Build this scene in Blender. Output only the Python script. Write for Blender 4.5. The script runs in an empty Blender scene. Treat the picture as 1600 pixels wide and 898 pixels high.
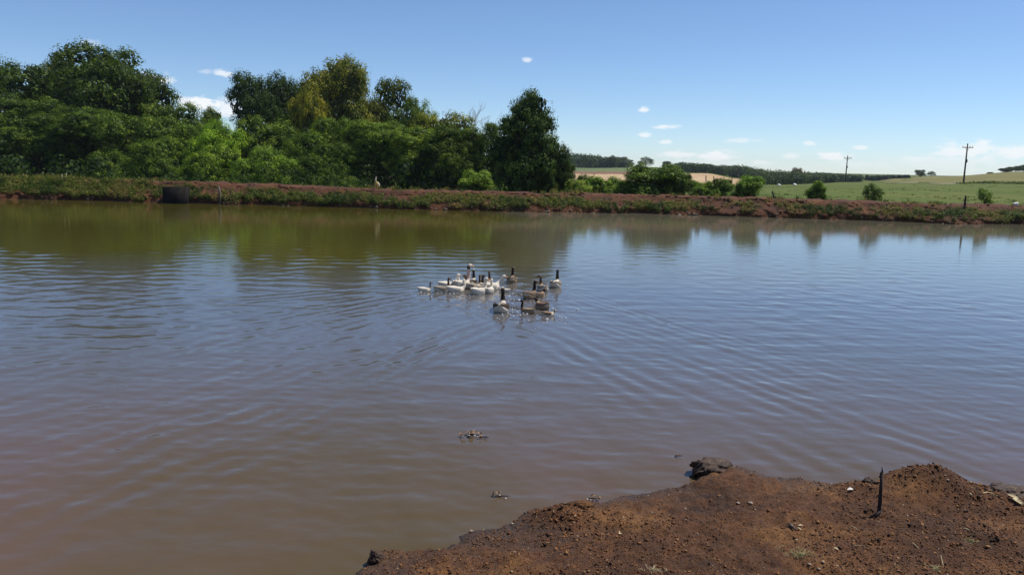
import bpy, math
import numpy as np
from mathutils import Vector, Matrix

scene = bpy.context.scene
COL = scene.collection

# ------------------------------------------------------------------ camera
CAM_H = 2.7                      # eye height above the pond surface (m)
PITCH = math.radians(8.82)
ROLL = math.radians(1.4)
FPX = 1244.0                     # focal length in pixels of the 1600 px wide photograph
fwd = Vector((0, math.cos(PITCH), -math.sin(PITCH)))
r0 = Vector((1, 0, 0)); u0 = r0.cross(fwd)
cr = r0 * math.cos(ROLL) + u0 * math.sin(ROLL)
cu = u0 * math.cos(ROLL) - r0 * math.sin(ROLL)
cam_data = bpy.data.cameras.new('camera')
cam_data.sensor_width = 36.0
cam_data.lens = 36.0 * FPX / 1600.0
cam_data.clip_start = 0.05; cam_data.clip_end = 20000
cam = bpy.data.objects.new('camera', cam_data); COL.objects.link(cam)
M = Matrix.Identity(4)
for i in range(3):
    M[i][0] = cr[i]; M[i][1] = cu[i]; M[i][2] = -fwd[i]
M[2][3] = CAM_H
cam.matrix_world = M
scene.camera = cam

def ray(x, y):
    return (fwd * FPX + cr * (x - 800.0) - cu * (y - 449.0)).normalized()
def on_z(x, y, z=0.0):
    d = ray(x, y); t = (z - CAM_H) / d.z
    return Vector((d.x * t, d.y * t, z))
def at_y(x, y, Y):
    d = ray(x, y); t = Y / d.y
    return Vector((d.x * t, Y, CAM_H + d.z * t))

# ------------------------------------------------------------------ world, sun, exposure
SUN_EL = math.radians(60); SUN_AZ = math.radians(68)
world = bpy.data.worlds.new('World'); scene.world = world; world.use_nodes = True

def build_world():
    nt = world.node_tree; N = nt.nodes; L = nt.links
    N.clear()
    out = N.new('ShaderNodeOutputWorld'); bg = N.new('ShaderNodeBackground')
    sky = N.new('ShaderNodeTexSky'); sky.sky_type = 'NISHITA'; sky.sun_disc = False
    sky.sun_elevation = SUN_EL; sky.sun_rotation = SUN_AZ
    sky.altitude = 300; sky.air_density = 0.75; sky.dust_density = 0.12; sky.ozone_density = 6.0
    tc = N.new('ShaderNodeTexCoord')
    def math_n(op, a, b=None, clamp=False):
        n = N.new('ShaderNodeMath'); n.operation = op; n.use_clamp = clamp
        for i, v in enumerate((a, b)):
            if v is None: continue
            if isinstance(v, (int, float)): n.inputs[i].default_value = v
            else: L.new(v, n.inputs[i])
        return n.outputs[0]
    sep = N.new('ShaderNodeSeparateXYZ'); L.new(tc.outputs['Generated'], sep.inputs[0])
    az = math_n('ARCTAN2', sep.outputs[0], sep.outputs[1])
    azf = math_n('SUBTRACT', math_n('FLOORED_MODULO', math_n('ADD', az, math.pi / 4), math.pi / 2), math.pi / 4)
    el = math_n('ARCSINE', sep.outputs[2])
    comb = N.new('ShaderNodeCombineXYZ'); L.new(azf, comb.inputs[0]); L.new(el, comb.inputs[1])
    nz = N.new('ShaderNodeTexNoise'); nz.inputs['Scale'].default_value = 95; nz.inputs['Detail'].default_value = 5
    nz.inputs['Roughness'].default_value = 0.6
    sc = N.new('ShaderNodeVectorMath'); sc.operation = 'MULTIPLY'; sc.inputs[1].default_value = (0.55, 1.3, 1)
    L.new(comb.outputs[0], sc.inputs[0]); L.new(sc.outputs[0], nz.inputs['Vector'])
    nzv = math_n('MULTIPLY', math_n('SUBTRACT', nz.outputs[0], 0.5), 3.4)
    clouds = [  # x, y, half width, half height (photo pixels), opacity
        (243, 127, 22, 9, .95), (318, 162, 42, 10, .9), (350, 172, 40, 9, .8), (350, 115, 15, 4, .7), (322, 112, 8, 3, .3),
        (140, 68, 12, 5, .25), (824, 94, 7, 3, .6), (1006, 171, 9, 4, .75), (1040, 198, 19, 3, .7), (1008, 211, 13, 3.5, .7),
        (1040, 222, 11, 3, .6), (1062, 240, 32, 5, .7), (1118, 243, 30, 7, .85), (1155, 220, 24, 3, .45), (1190, 253, 17, 4, .6),
        (1263, 224, 11, 3, .6), (1235, 244, 11, 4, .55), (1303, 244, 24, 6, .8), (1346, 231, 11, 3, .65), (1428, 248, 18, 4, .5),
        (1512, 238, 38, 12, .75), (1535, 224, 10, 5, .7), (1590, 238, 26, 8, .75), (1490, 254, 80, 10, .4), (1110, 256, 60, 6, .3), (1350, 256, 60, 6, .3)]
    acc = None
    for (x, y, w, h, a) in clouds:
        d = ray(x, y)
        ca, ce = math.atan2(d.x, d.y), math.asin(d.z)
        s = N.new('ShaderNodeVectorMath'); s.operation = 'SUBTRACT'; s.inputs[1].default_value = (ca, ce, 0)
        L.new(comb.outputs[0], s.inputs[0])
        m = N.new('ShaderNodeVectorMath'); m.operation = 'MULTIPLY'
        m.inputs[1].default_value = (FPX / w / 1.25, FPX / h / 1.4, 0); L.new(s.outputs[0], m.inputs[0])
        ln = N.new('ShaderNodeVectorMath'); ln.operation = 'LENGTH'; L.new(m.outputs[0], ln.inputs[0])
        v = math_n('ADD', math_n('SUBTRACT', 1.0, ln.outputs['Value']), nzv)
        v = math_n('MULTIPLY', v, 1.7, True)
        v = math_n('MULTIPLY', v, math_n('SUBTRACT', 1.45, ln.outputs['Value'], True))
        v = math_n('MULTIPLY', v, a)
        acc = v if acc is None else math_n('MAXIMUM', acc, v)
    mix = N.new('ShaderNodeMix'); mix.data_type = 'RGBA'
    L.new(acc, mix.inputs['Factor'])
    L.new(sky.outputs[0], mix.inputs['A']); mix.inputs['B'].default_value = (7.8, 7.9, 8.0, 1)
    L.new(mix.outputs['Result'], bg.inputs['Color']); bg.inputs['Strength'].default_value = 0.128
    L.new(bg.outputs[0], out.inputs[0])
build_world()

sun_data = bpy.data.lights.new('sun', 'SUN'); sun_data.energy = 5.0; sun_data.angle = math.radians(0.53)
sun_data.color = (1.0, 0.95, 0.87)
sun = bpy.data.objects.new('sun', sun_data); COL.objects.link(sun)
sdir = Vector((math.sin(SUN_AZ) * math.cos(SUN_EL), math.cos(SUN_AZ) * math.cos(SUN_EL), math.sin(SUN_EL)))
sun.rotation_euler = sdir.to_track_quat('Z', 'Y').to_euler(); sun.location = (0, 20, 60)

scene.view_settings.view_transform = 'Standard'; scene.view_settings.look = 'None'
scene.view_settings.gamma = 1.0; scene.view_settings.exposure = 0.0
scene.view_settings.use_curve_mapping = False
scene.cycles.max_bounces = 8; scene.cycles.diffuse_bounces = 3; scene.cycles.transmission_bounces = 6
scene.cycles.caustics_reflective = False; scene.cycles.caustics_refractive = False

# ------------------------------------------------------------------ helpers
def tag(o, label=None, cat=None, group=None, kind=None):
    if label: o['label'] = label
    if cat: o['category'] = cat
    if group: o['group'] = group
    if kind: o['kind'] = kind
    return o

def mesh_np(name, V, F, smooth=False, attrs=None):
    """V (n,3); F (m,k) same-size faces; attrs {name: (domain, array)} float or colour"""
    V = np.asarray(V, dtype=np.float32); F = np.asarray(F, dtype=np.int32)
    me = bpy.data.meshes.new(name)
    k = F.shape[1]
    me.vertices.add(len(V)); me.vertices.foreach_set('co', V.ravel())
    me.loops.add(F.size); me.loops.foreach_set('vertex_index', F.ravel())
    me.polygons.add(len(F))
    me.polygons.foreach_set('loop_start', np.arange(0, F.size, k, dtype=np.int32))
    me.polygons.foreach_set('loop_total', np.full(len(F), k, dtype=np.int32))
    if smooth: me.polygons.foreach_set('use_smooth', np.ones(len(F), dtype=bool))
    for an, (dom, arr) in (attrs or {}).items():
        arr = np.asarray(arr, dtype=np.float32)
        if arr.ndim == 1:
            a = me.attributes.new(an, 'FLOAT', dom); a.data.foreach_set('value', arr)
        else:
            a = me.attributes.new(an, 'FLOAT_COLOR', dom)
            c = np.ones((len(arr), 4), dtype=np.float32); c[:, :3] = arr[:, :3]
            a.data.foreach_set('color', c.ravel())
    me.update(calc_edges=True)
    return me

def obj(name, me, mat=None, parent=None):
    o = bpy.data.objects.new(name, me); COL.objects.link(o)
    if mat is not None and me is not None and len(me.materials) == 0: me.materials.append(mat)
    if parent is not None: o.parent = parent
    return o

def empty(name, loc, rz=0.0, scale=(1, 1, 1)):
    o = bpy.data.objects.new(name, None); COL.objects.link(o)
    o.location = loc; o.rotation_euler = (0, 0, rz); o.scale = scale; o.empty_display_size = 0.2
    return o

def join(parts):
    Vs, Fs, n = [], [], 0
    for V, F in parts:
        V = np.asarray(V, float); F = np.asarray(F, int)
        Vs.append(V); Fs.append(F + n); n += len(V)
    return np.concatenate(Vs), np.concatenate(Fs)

def box(x0, x1, y0, y1, z0, z1):
    V = [(x0, y0, z0), (x1, y0, z0), (x1, y1, z0), (x0, y1, z0), (x0, y0, z1), (x1, y0, z1), (x1, y1, z1), (x0, y1, z1)]
    F = [(0, 3, 2, 1), (4, 5, 6, 7), (0, 1, 5, 4), (1, 2, 6, 5), (2, 3, 7, 6), (3, 0, 4, 7)]
    return np.array(V, float), np.array(F)

def tube(path, radii, seg=8, rng=None, jit=0.0):
    """quad tube along a path, ends drawn almost to a point"""
    P = np.asarray(path, float); R = np.asarray(radii, float)
    P = np.vstack([P[:1], P, P[-1:]]); R = np.concatenate([[R[0] * .02], R, [R[-1] * .02]])
    T = np.gradient(P, axis=0); T[0] = P[2] - P[1]; T[-1] = P[-2] - P[-3]; T[1] = P[2] - P[1]; T[-2] = P[-2] - P[-3]
    T /= np.linalg.norm(T, axis=1)[:, None] + 1e-9
    V = []
    ref = np.array([0.13, 0.99, 0.05]) if abs(T[1][1]) < .9 else np.array([1., 0, 0])
    for p, t, r in zip(P, T, R):
        a = np.cross(t, ref); a /= np.linalg.norm(a) + 1e-9
        b = np.cross(t, a)
        for k in range(seg):
            ang = 2 * math.pi * k / seg
            rr = r * (1 + (rng.uniform(-jit, jit) if rng is not None else 0))
            V.append(p + a * math.cos(ang) * rr + b * math.sin(ang) * rr)
    F = []
    for i in range(len(P) - 1):
        for k in range(seg):
            F.append((i * seg + k, i * seg + (k + 1) % seg, (i + 1) * seg + (k + 1) % seg, (i + 1) * seg + k))
    return np.array(V), np.array(F)

def unit(v): return v / (np.linalg.norm(v, axis=-1, keepdims=True) + 1e-9)

class Noise2:
    def __init__(s, seed, n=256):
        s.n = n; s.g = np.random.default_rng(seed).random((n, n))
    def __call__(s, x, y):
        x = np.asarray(x, float); y = np.asarray(y, float)
        xi = np.floor(x).astype(int); yi = np.floor(y).astype(int)
        fx = x - xi; fy = y - yi
        fx = fx * fx * (3 - 2 * fx); fy = fy * fy * (3 - 2 * fy)
        n = s.n; a = s.g[xi % n, yi % n]; b = s.g[(xi + 1) % n, yi % n]
        c = s.g[xi % n, (yi + 1) % n]; d = s.g[(xi + 1) % n, (yi + 1) % n]
        return (a * (1 - fx) + b * fx) * (1 - fy) + (c * (1 - fx) + d * fx) * fy - .5
    def fbm(s, x, y, o=4):
        t = 0; a = 1.0
        for k in range(o):
            t = t + a * s(x + 17.3 * k, y + 9.1 * k); x = x * 2.03; y = y * 2.03; a *= .5
        return t
NZ = Noise2(11)

# ------------------------------------------------------------------ materials
class Mat:
    def __init__(s, name):
        s.m = bpy.data.materials.new(name); s.m.use_nodes = True
        s.N = s.m.node_tree.nodes; s.L = s.m.node_tree.links
        s.b = s.N['Principled BSDF']; s.out = s.N['Material Output']
    def set(s, **k):
        for n, v in k.items():
            s.b.inputs[n.replace('_', ' ')].default_value = v
        return s
    def node(s, t, **k):
        n = s.N.new(t)
        for a, v in k.items(): setattr(n, a, v)
        return n
    def pos(s):
        return s.node('ShaderNodeNewGeometry').outputs['Position']
    def noise(s, scale, detail=4, rough=.55, vec=None, dist=0.0):
        n = s.node('ShaderNodeTexNoise'); n.inputs['Scale'].default_value = scale
        n.inputs['Detail'].default_value = detail; n.inputs['Roughness'].default_value = rough
        n.inputs['Distortion'].default_value = dist
        s.L.new(vec if vec is not None else s.pos(), n.inputs['Vector'])
        return n.outputs[0]
    def ramp(s, fac, stops):
        n = s.node('ShaderNodeValToRGB'); e = n.color_ramp.elements
        while len(e) < len(stops): e.new(0.5)
        for el, (p, c) in zip(e, stops):
            el.position = p; el.color = (*c, 1) if len(c) == 3 else c
        s.L.new(fac, n.inputs[0]); return n.outputs[0]
    def math(s, op, a, b=None, clamp=False):
        n = s.node('ShaderNodeMath', operation=op, use_clamp=clamp)
        for i, v in enumerate((a, b)):
            if v is None: continue
            if isinstance(v, (int, float)): n.inputs[i].default_value = v
            else: s.L.new(v, n.inputs[i])
        return n.outputs[0]
    def mix(s, fac, a, b, mode='MIX'):
        n = s.node('ShaderNodeMix', data_type='RGBA', blend_type=mode)
        for key, v in (('Factor', fac), ('A', a), ('B', b)):
            if isinstance(v, (int, float)): n.inputs[key].default_value = v
            elif isinstance(v, tuple): n.inputs[key].default_value = (*v, 1)
            else: s.L.new(v, n.inputs[key])
        return n.outputs['Result']
    def attr(s, name, out='Fac'):
        n = s.node('ShaderNodeAttribute'); n.attribute_name = name; return n.outputs[out]
    def color(s, c): s.L.new(c, s.b.inputs['Base Color']); return s
    def bump(s, h, strength=.5, dist=.02):
        n = s.node('ShaderNodeBump'); n.inputs['Strength'].default_value = strength
        n.inputs['Distance'].default_value = dist
        s.L.new(h, n.inputs['Height']); s.L.new(n.outputs[0], s.b.inputs['Normal']); return s
    def scaled(s, sx, sy, sz):
        n = s.node('ShaderNodeVectorMath', operation='MULTIPLY'); n.inputs[1].default_value = (sx, sy, sz)
        s.L.new(s.pos(), n.inputs[0]); return n.outputs[0]

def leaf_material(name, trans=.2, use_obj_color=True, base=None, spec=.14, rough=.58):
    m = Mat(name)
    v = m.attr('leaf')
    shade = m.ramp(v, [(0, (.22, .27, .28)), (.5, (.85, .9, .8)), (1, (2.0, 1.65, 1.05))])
    if use_obj_color:
        oi = m.node('ShaderNodeObjectInfo'); c = m.mix(1.0, oi.outputs['Color'], shade, 'MULTIPLY')
    else:
        c = m.mix(1.0, m.attr('col', 'Color'), shade, 'MULTIPLY')
    m.color(c); m.set(Roughness=rough); m.b.inputs['Specular IOR Level'].default_value = spec
    tr = m.node('ShaderNodeBsdfTranslucent')
    tc = m.mix(1.0, c, (1.25, 1.5, .5), 'MULTIPLY'); m.L.new(tc, tr.inputs[0])
    ms = m.node('ShaderNodeMixShader'); ms.inputs[0].default_value = trans
    m.L.new(m.b.outputs[0], ms.inputs[1]); m.L.new(tr.outputs[0], ms.inputs[2])
    m.L.new(ms.outputs[0], m.out.inputs[0])
    return m.m
M_LEAF = leaf_material('leaf')
M_WEED = leaf_material('weed_leaf', .3, False)

def bark_material(name, c0, c1):
    m = Mat(name); n = m.noise(3.0, 5, .65, m.scaled(4, 4, .7))
    m.color(m.ramp(n, [(.3, c0), (.7, c1)])).set(Roughness=.9); m.bump(n, .6, .03); return m.m
M_BARK = bark_material('bark', (.035, .026, .02), (.13, .105, .08))
M_GREYBARK = bark_material('grey_bark', (.16, .14, .15), (.34, .30, .31))
M_WOOD = bark_material('weathered_wood', (.06, .045, .035), (.2, .16, .12))
M_DARKWOOD = bark_material('dark_wood', (.012, .009, .008), (.045, .032, .026))

def simple(name, c0, c1, scale, rough=.85, bump=.4, dist=.02, detail=4):
    m = Mat(name); n = m.noise(scale, detail, .6)
    m.color(m.ramp(n, [(.3, c0), (.7, c1)])).set(Roughness=rough); m.bump(n, bump, dist); return m.m
M_CONCRETE = simple('dark_concrete', (.007, .006, .006), (.02, .017, .015), 5, .85, .4, .02)
for n_ in M_CONCRETE.node_tree.nodes:
    if n_.type == 'BSDF_PRINCIPLED': n_.inputs['Specular IOR Level'].default_value = .1
M_PEBBLE = simple('pale_pebble', (.2, .14, .09), (.42, .34, .26), 25, .8)
M_STRAW = simple('dry_straw', (.35, .27, .13), (.62, .52, .32), 40, .8)
M_DEADLEAF = simple('dead_leaf', (.1, .05, .025), (.3, .18, .09), 60, .7)
M_FOAM = simple('foam', (.55, .5, .45), (.8, .76, .7), 90, .6)

def soil_material():
    m = Mat('red_brown_soil')
    big = m.noise(1.0, 6, .65); mid = m.noise(9, 6, .7); fine = m.noise(70, 5, .75)
    a = m.ramp(big, [(.35, (.050, .019, .006)), (.52, (.112, .043, .012)), (.68, (.24, .110, .029))])
    b = m.ramp(mid, [(.28, (.45, .42, .42)), (.55, (1, 1, 1)), (.8, (1.35, 1.3, 1.2))])
    c = m.ramp(fine, [(.3, (.25, .23, .22)), (.52, (1, 1, 1)), (.78, (1.8, 1.75, 1.7))])  # darkest grain also paints in speckle shadow
    base = m.mix(1.0, m.mix(1.0, a, b, 'MULTIPLY'), c, 'MULTIPLY')
    # soaked strip where the soil meets the water
    sz = m.node('ShaderNodeSeparateXYZ'); m.L.new(m.pos(), sz.inputs[0])
    wet = m.math('SUBTRACT', 1.0, m.math('MULTIPLY', m.math('ADD', sz.outputs[2], m.math('MULTIPLY', m.math('SUBTRACT', mid, .5), .08)), 11), True)
    m.color(m.mix(m.math('MULTIPLY', wet, .75), base, (.03, .02, .015)))
    m.L.new(m.math('SUBTRACT', .93, m.math('MULTIPLY', wet, .42)), m.b.inputs['Roughness'])
    h = m.math('ADD', m.math('MULTIPLY', mid, .6), fine)
    m.bump(h, .9, .02); return m.m
M_SOIL = soil_material()
def crumb_material():
    m = Mat('soil_crumb'); v = m.attr('leaf'); n = m.noise(120, 3)
    c = m.ramp(v, [(0, (.022, .009, .005)), (.3, (.05, .018, .007)), (.5, (.115, .04, .010)), (.8, (.21, .085, .02)), (.965, (.28, .14, .05)), (1, (.42, .33, .22))])  # darkest crumb tones stand in for small shadows between the grains
    m.color(c).set(Roughness=.9); m.bump(n, .5, .01); return m.m
M_CRUMB = crumb_material()

def bank_material():
    m = Mat('bank_soil')
    a = m.noise(1.1, 5, .6); b = m.noise(6, 6, .7)
    c = m.ramp(a, [(.33, (.042, .013, .003)), (.52, (.088, .026, .005)), (.7, (.14, .054, .012))])
    d = m.ramp(b, [(.25, (.4, .38, .36)), (.5, (1, 1, 1)), (.8, (1.4, 1.35, 1.3))])
    m.color(m.mix(1.0, c, d, 'MULTIPLY')).set(Roughness=.95); m.bump(b, .8, .12); return m.m
M_BANK = bank_material()

def field_material(name, stops, scale, stretch=(1, 1, 1), fine=2.0, finec=((.75, .75, .75), (1.2, 1.2, 1.2))):
    m = Mat(name); v = m.scaled(*stretch)
    a = m.noise(scale, 5, .6, v); b = m.noise(fine, 5, .7, v)
    c = m.mix(1.0, m.ramp(a, stops), m.ramp(b, [(.3, finec[0]), (.7, finec[1])]), 'MULTIPLY')
    m.color(c).set(Roughness=.95); m.b.inputs['Specular IOR Level'].default_value = .1
    m.bump(b, .5, .15); return m.m
M_PASTURE = field_material('pasture', [(.32, (.072, .102, .018)), (.5, (.095, .12, .024)), (.7, (.135, .14, .036))], .05, (1, .45, 1), .7)
M_GREENFIELD = field_material('green_crop', [(.3, (.09, .14, .05)), (.7, (.14, .17, .07))], .03, (1, .3, 1), .4)
M_PLOUGH = field_material('ploughed', [(.3, (.15, .085, .05)), (.7, (.24, .14, .085))], .04, (1, .4, 1), .3)
M_STUBBLE = field_material('stubble', [(.3, (.40, .27, .15)), (.7, (.5, .37, .22))], .03, (1, .4, 1), .3)
M_DRYHILL = field_material('dry_grass', [(.3, (.14, .14, .045)), (.55, (.18, .165, .06)), (.75, (.225, .185, .08))], .04, (1, .5, 1), .4)
M_TRACK = field_material('sandy_track', [(.3, (.42, .36, .25)), (.7, (.5, .44, .32))], .2)

def water_material():
    m = Mat('pond_water')
    v = m.scaled(1, .6, 1)
    a = m.noise(.18, 3, .5, v)
    olive = m.ramp(a, [(.35, (.066, .060, .010)), (.68, (.082, .066, .014))])
    mud = m.ramp(a, [(.33, (.078, .055, .014)), (.48, (.094, .063, .029)), (.62, (.114, .068, .041))])
    sp = m.node('ShaderNodeSeparateXYZ'); m.L.new(m.pos(), sp.inputs[0])
    far = m.math('MULTIPLY', m.math('SUBTRACT', m.math('ADD', sp.outputs[1], m.math('MULTIPLY', m.math('SUBTRACT', a, .5), 8)), 6.5), 1 / 5, True)
    grey = m.ramp(a, [(.35, (.084, .082, .080)), (.68, (.100, .092, .092))])
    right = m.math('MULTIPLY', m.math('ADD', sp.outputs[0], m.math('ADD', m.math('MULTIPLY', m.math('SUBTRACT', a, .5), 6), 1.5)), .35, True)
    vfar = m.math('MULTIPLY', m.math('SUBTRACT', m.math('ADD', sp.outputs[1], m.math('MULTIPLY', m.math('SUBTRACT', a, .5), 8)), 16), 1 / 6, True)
    olive = m.mix(vfar, grey, m.mix(right, olive, (.125, .115, .075)))  # grey middle and pale right side carry the sky's sheen in their colour
    c = m.mix(far, mud, olive)     # stirred-up mud off the near shore, algae and painted-in reflections farther out
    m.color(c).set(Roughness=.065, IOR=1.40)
    n1 = m.noise(5.5, 3, .55, m.scaled(.7, 1.25, 1)); n2 = m.noise(17, 2, .5, m.scaled(.6, 1.3, 1))
    calm = m.math('SUBTRACT', 1.0, m.math('MULTIPLY', m.math('SUBTRACT', sp.outputs[1], 14), 1 / 16, True))   # lee of the far bank
    m.bump(m.math('MULTIPLY', m.math('ADD', n1, m.math('MULTIPLY', n2, .22)), m.math('ADD', m.math('MULTIPLY', calm, .6), .4)), .075, .05)
    return m.m
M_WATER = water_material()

# ------------------------------------------------------------------ terrain
def yh(x): return 256.0 + (x - 800.0) * math.tan(ROLL)
def zp(x, y, Y): return CAM_H - (y - yh(x)) * Y / FPX
TAB = {
    -900: [(47, .6), (50, 0), (56, -2.2), (100, -2.5), (300, -1), (700, 3), (4000, 3)],
    860: [(47, .6), (50, 0), (56, -2.0), (100, -2.2), (200, -1.6), (300, -.2), (450, 1.0), (700, 3), (4000, 3)],
    905: [(47, .7), (50, .3), (58, -1.2), (120, -1.6), (200, zp(905, 289, 200)), (300, zp(905, 271.5, 300)), (350, zp(905, 267.5, 350)), (450, zp(905, 263, 450)), (600, 2.6), (4000, 3)],
    1000: [(47, .7), (50, .4), (60, -.6), (120, -1.2), (200, zp(1000, 290, 200)), (300, zp(1000, 273, 300)), (350, zp(1000, 269, 350)), (450, zp(1000, 262.5, 450)), (600, 2.6), (4000, 3)],
    1100: [(47, .7), (120, -.4), (200, zp(1100, 291, 200)), (330, zp(1100, 271, 330)), (450, 1.2), (600, 1.5), (4000, 2)],
    1150: [(47, .7), (120, -.3), (200, zp(1150, 292, 200)), (320, zp(1150, 279, 320)), (450, -.5), (600, 0), (4000, 1)],
    1200: [(47, .7), (100, .1), (200, zp(1200, 289, 200)), (260, -3.2), (400, -3), (800, -1), (4000, 0)],
    1320: [(47, .75), (110, .45), (240, zp(1320, 284.5, 240)), (300, -2.4), (420, -2), (800, 0), (4000, 0)],
    1400: [(47, .75), (110, .6), (210, zp(1400, 285, 210)), (300, zp(1400, 279, 300)), (360, -.2), (800, 0), (4000, 0)],
    1450: [(47, .75), (110, .7), (190, zp(1450, 286.5, 190)), (280, zp(1450, 276, 280)), (360, 1.2), (800, 0), (4000, 0)],
    1600: [(47, .75), (100, .95), (165, zp(1600, 287, 165)), (260, zp(1600, 268.5, 260)), (350, 4.2), (800, 3), (4000, 2)],
    2300: [(47, .75), (100, 1.1), (165, 2.0), (260, 5.5), (350, 5.6), (800, 4), (4000, 3)],
}
TK = sorted(TAB); TU = np.array([(k - 804.7) / FPX for k in TK])
def terrain(X, Y):
    X = np.asarray(X, float); Y = np.asarray(Y, float)
    Yc = np.maximum(Y, 47.0)
    u = np.clip(X / Yc, TU[0], TU[-1] - 1e-6)
    Z = np.stack([np.interp(Yc, [p[0] for p in TAB[k]], [p[1] for p in TAB[k]]) for k in TK])
    i = np.clip(np.searchsorted(TU, u, side='right') - 1, 0, len(TU) - 2)
    f = (u - TU[i]) / (TU[i + 1] - TU[i]); f = f * f * (3 - 2 * f)
    z = np.take_along_axis(Z, i[None], 0)[0] * (1 - f) + np.take_along_axis(Z, (i + 1)[None], 0)[0] * f
    z = z + NZ.fbm(X / 23, Y / 23, 3) * .22 * np.clip((Y - 50) / 60, 0, 1)
    return z
def ground_z(x, y): return float(terrain(np.array([x]), np.array([y]))[0])

# far waterline of the pond, from the photograph
WL = [(-400, 301), (0, 311.5), (120, 313), (252, 317), (400, 320), (600, 326), (800, 331), (1000, 333.5), (1200, 340), (1400, 346), (1480, 349.5), (1560, 350), (1600, 351), (2000, 361)]
WLP = np.array([[*on_z(x, y)[:2]] for x, y in WL])
def bank_y(X): return np.interp(X, WLP[:, 0], WLP[:, 1])

def grid_faces(nr, nc):
    i = np.arange(nr - 1)[:, None] * nc + np.arange(nc - 1)[None]
    return np.stack([i, i + 1, i + nc + 1, i + nc], -1).reshape(-1, 4)

def build_ground():
    xs = np.concatenate([-np.geomspace(1500, 75, 60), np.linspace(-74, 74, 200), np.geomspace(75, 1500, 60)])
    ys = np.concatenate([np.linspace(-300, -60, 10), np.linspace(-50, 46, 60), np.geomspace(46.6, 400, 190), np.geomspace(405, 1500, 30)])
    X, Y = np.meshgrid(xs, ys)
    Z = terrain(X, Y)
    inpond = (np.abs(X) < 46) & (Y < bank_y(X) + 1.2) & (Y > -1)
    Z = np.where(inpond, -.9, Z)
    Z = np.where((Y <= -1), .95, Z)
    V = np.stack([X, Y, Z], -1).reshape(-1, 3)
    o = obj('ground', mesh_np('ground', V, grid_faces(len(ys), len(xs)), True), M_PASTURE)
    tag(o, kind='structure')
build_ground()

def strip(name, mat, xpx, near, far, lift, nrow=24, wob=0.0):
    """sheet of ground between two distances, per photo column"""
    cols = np.linspace(xpx[0], xpx[-1], 90)
    n = np.interp(cols, xpx, near); f = np.interp(cols, xpx, far)
    u = (cols - 804.7) / FPX
    t = np.linspace(0, 1, nrow)[:, None]
    Y = n[None] * (1 - t) + f[None] * t
    Y = Y + wob * NZ.fbm(u[None] * 60 + 3, t * 0 + (t > .5) * 7.7, 3)
    X = u[None] * Y
    Z = terrain(X, Y) + lift
    o = obj(name, mesh_np(name, np.stack([X, Y, Z], -1).reshape(-1, 3), grid_faces(nrow, len(cols)), True), mat)
    tag(o, kind='structure'); return o
strip('stubble_field', M_STUBBLE, [870, 905, 1000, 1100, 1160], [185, 190, 190, 195, 205], [300, 300, 300, 330, 318], .06, wob=4)
strip('ploughed_field', M_PLOUGH, [870, 905, 1000, 1050], [301, 301, 301, 318], [350, 350, 350, 350], .06, wob=3)
strip('green_field', M_GREENFIELD, [870, 905, 1000, 1080], [350.5, 350.5, 350.5, 350.5], [480, 480, 480, 470], .06)
strip('dry_hillside', M_DRYHILL, [1330, 1400, 1450, 1600, 2100], [262, 216, 196, 172, 170], [330, 340, 345, 350, 350], .06, 40, wob=8)
strip('sandy_track', M_TRACK, [1376, 1400, 1428], [208, 203, 200], [212, 208, 205], .1, 4)
strip('sandy_track', M_TRACK, [1447, 1470, 1492], [187, 184, 182], [191, 188.5, 186], .1, 4)

# ------------------------------------------------------------------ far bank (earth dam)
TOPPX = [(-400, 270), (0, 281), (100, 281.5), (250, 284.5), (400, 288.5), (600, 296.5), (800, 301), (1000, 305.5), (1200, 309.5), (1400, 316.5), (1600, 322.5), (2000, 333)]
def bank_top(X):
    xs, zs = [], []
    for x, y in TOPPX:
        p = at_y(x, y, float(bank_y(np.array([at_y(x, y, 45).x]))[0]) + 1.6); xs.append(p.x); zs.append(p.z)
    return np.interp(X, xs, zs)
NB = Noise2(5)
def bank_surface(X, t):
    """profile t in 0..1: 0 under water, .2 water line, .7 crest edge, .85 back edge"""
    T = np.array([0, .14, .2, .26, .34, .52, .60, .68, .72, .88, 1.0])
    D = np.array([-1.2, -.3, 0, .1, .22, .85, 1.15, 1.42, 1.6, 3.6, 5.6])
    H = np.array([-.6, -.22, 0, .22, .34, .62, .74, .95, 1.0, 1.0, .5])
    d = np.interp(t, T, D); h = np.interp(t, T, H)
    top = bank_top(X)
    w = np.clip((t - .16) / .1, 0, 1)
    lowf = NB.fbm(X * .55, t * 2, 4); hi = NB.fbm(X * 2.6, t * 14 + 40, 4)
    z = h * top + w * (hi * .20 + lowf * .19) * np.where(t > .7, .45, 1)
    y = bank_y(X) + d + lowf * .55 * np.clip(t / .2, 0, 1) + hi * .36 * w * (t < .75)
    gz = terrain(X, y)
    z = np.where(t > .99, gz - .25, z)
    return y, z
def build_bank():
    xs = np.linspace(-52, 52, 1500); ts = np.concatenate([np.linspace(0, .2, 6), np.linspace(.22, .74, 30), np.linspace(.78, 1, 7)])
    X, T = np.meshgrid(xs, ts); Y, Z = bank_surface(X, T)
    o = obj('earth_bank', mesh_np('earth_bank', np.stack([X, Y, Z], -1).reshape(-1, 3), grid_faces(len(ts), len(xs)), True), M_BANK)
    tag(o, kind='structure')
build_bank()

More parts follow.
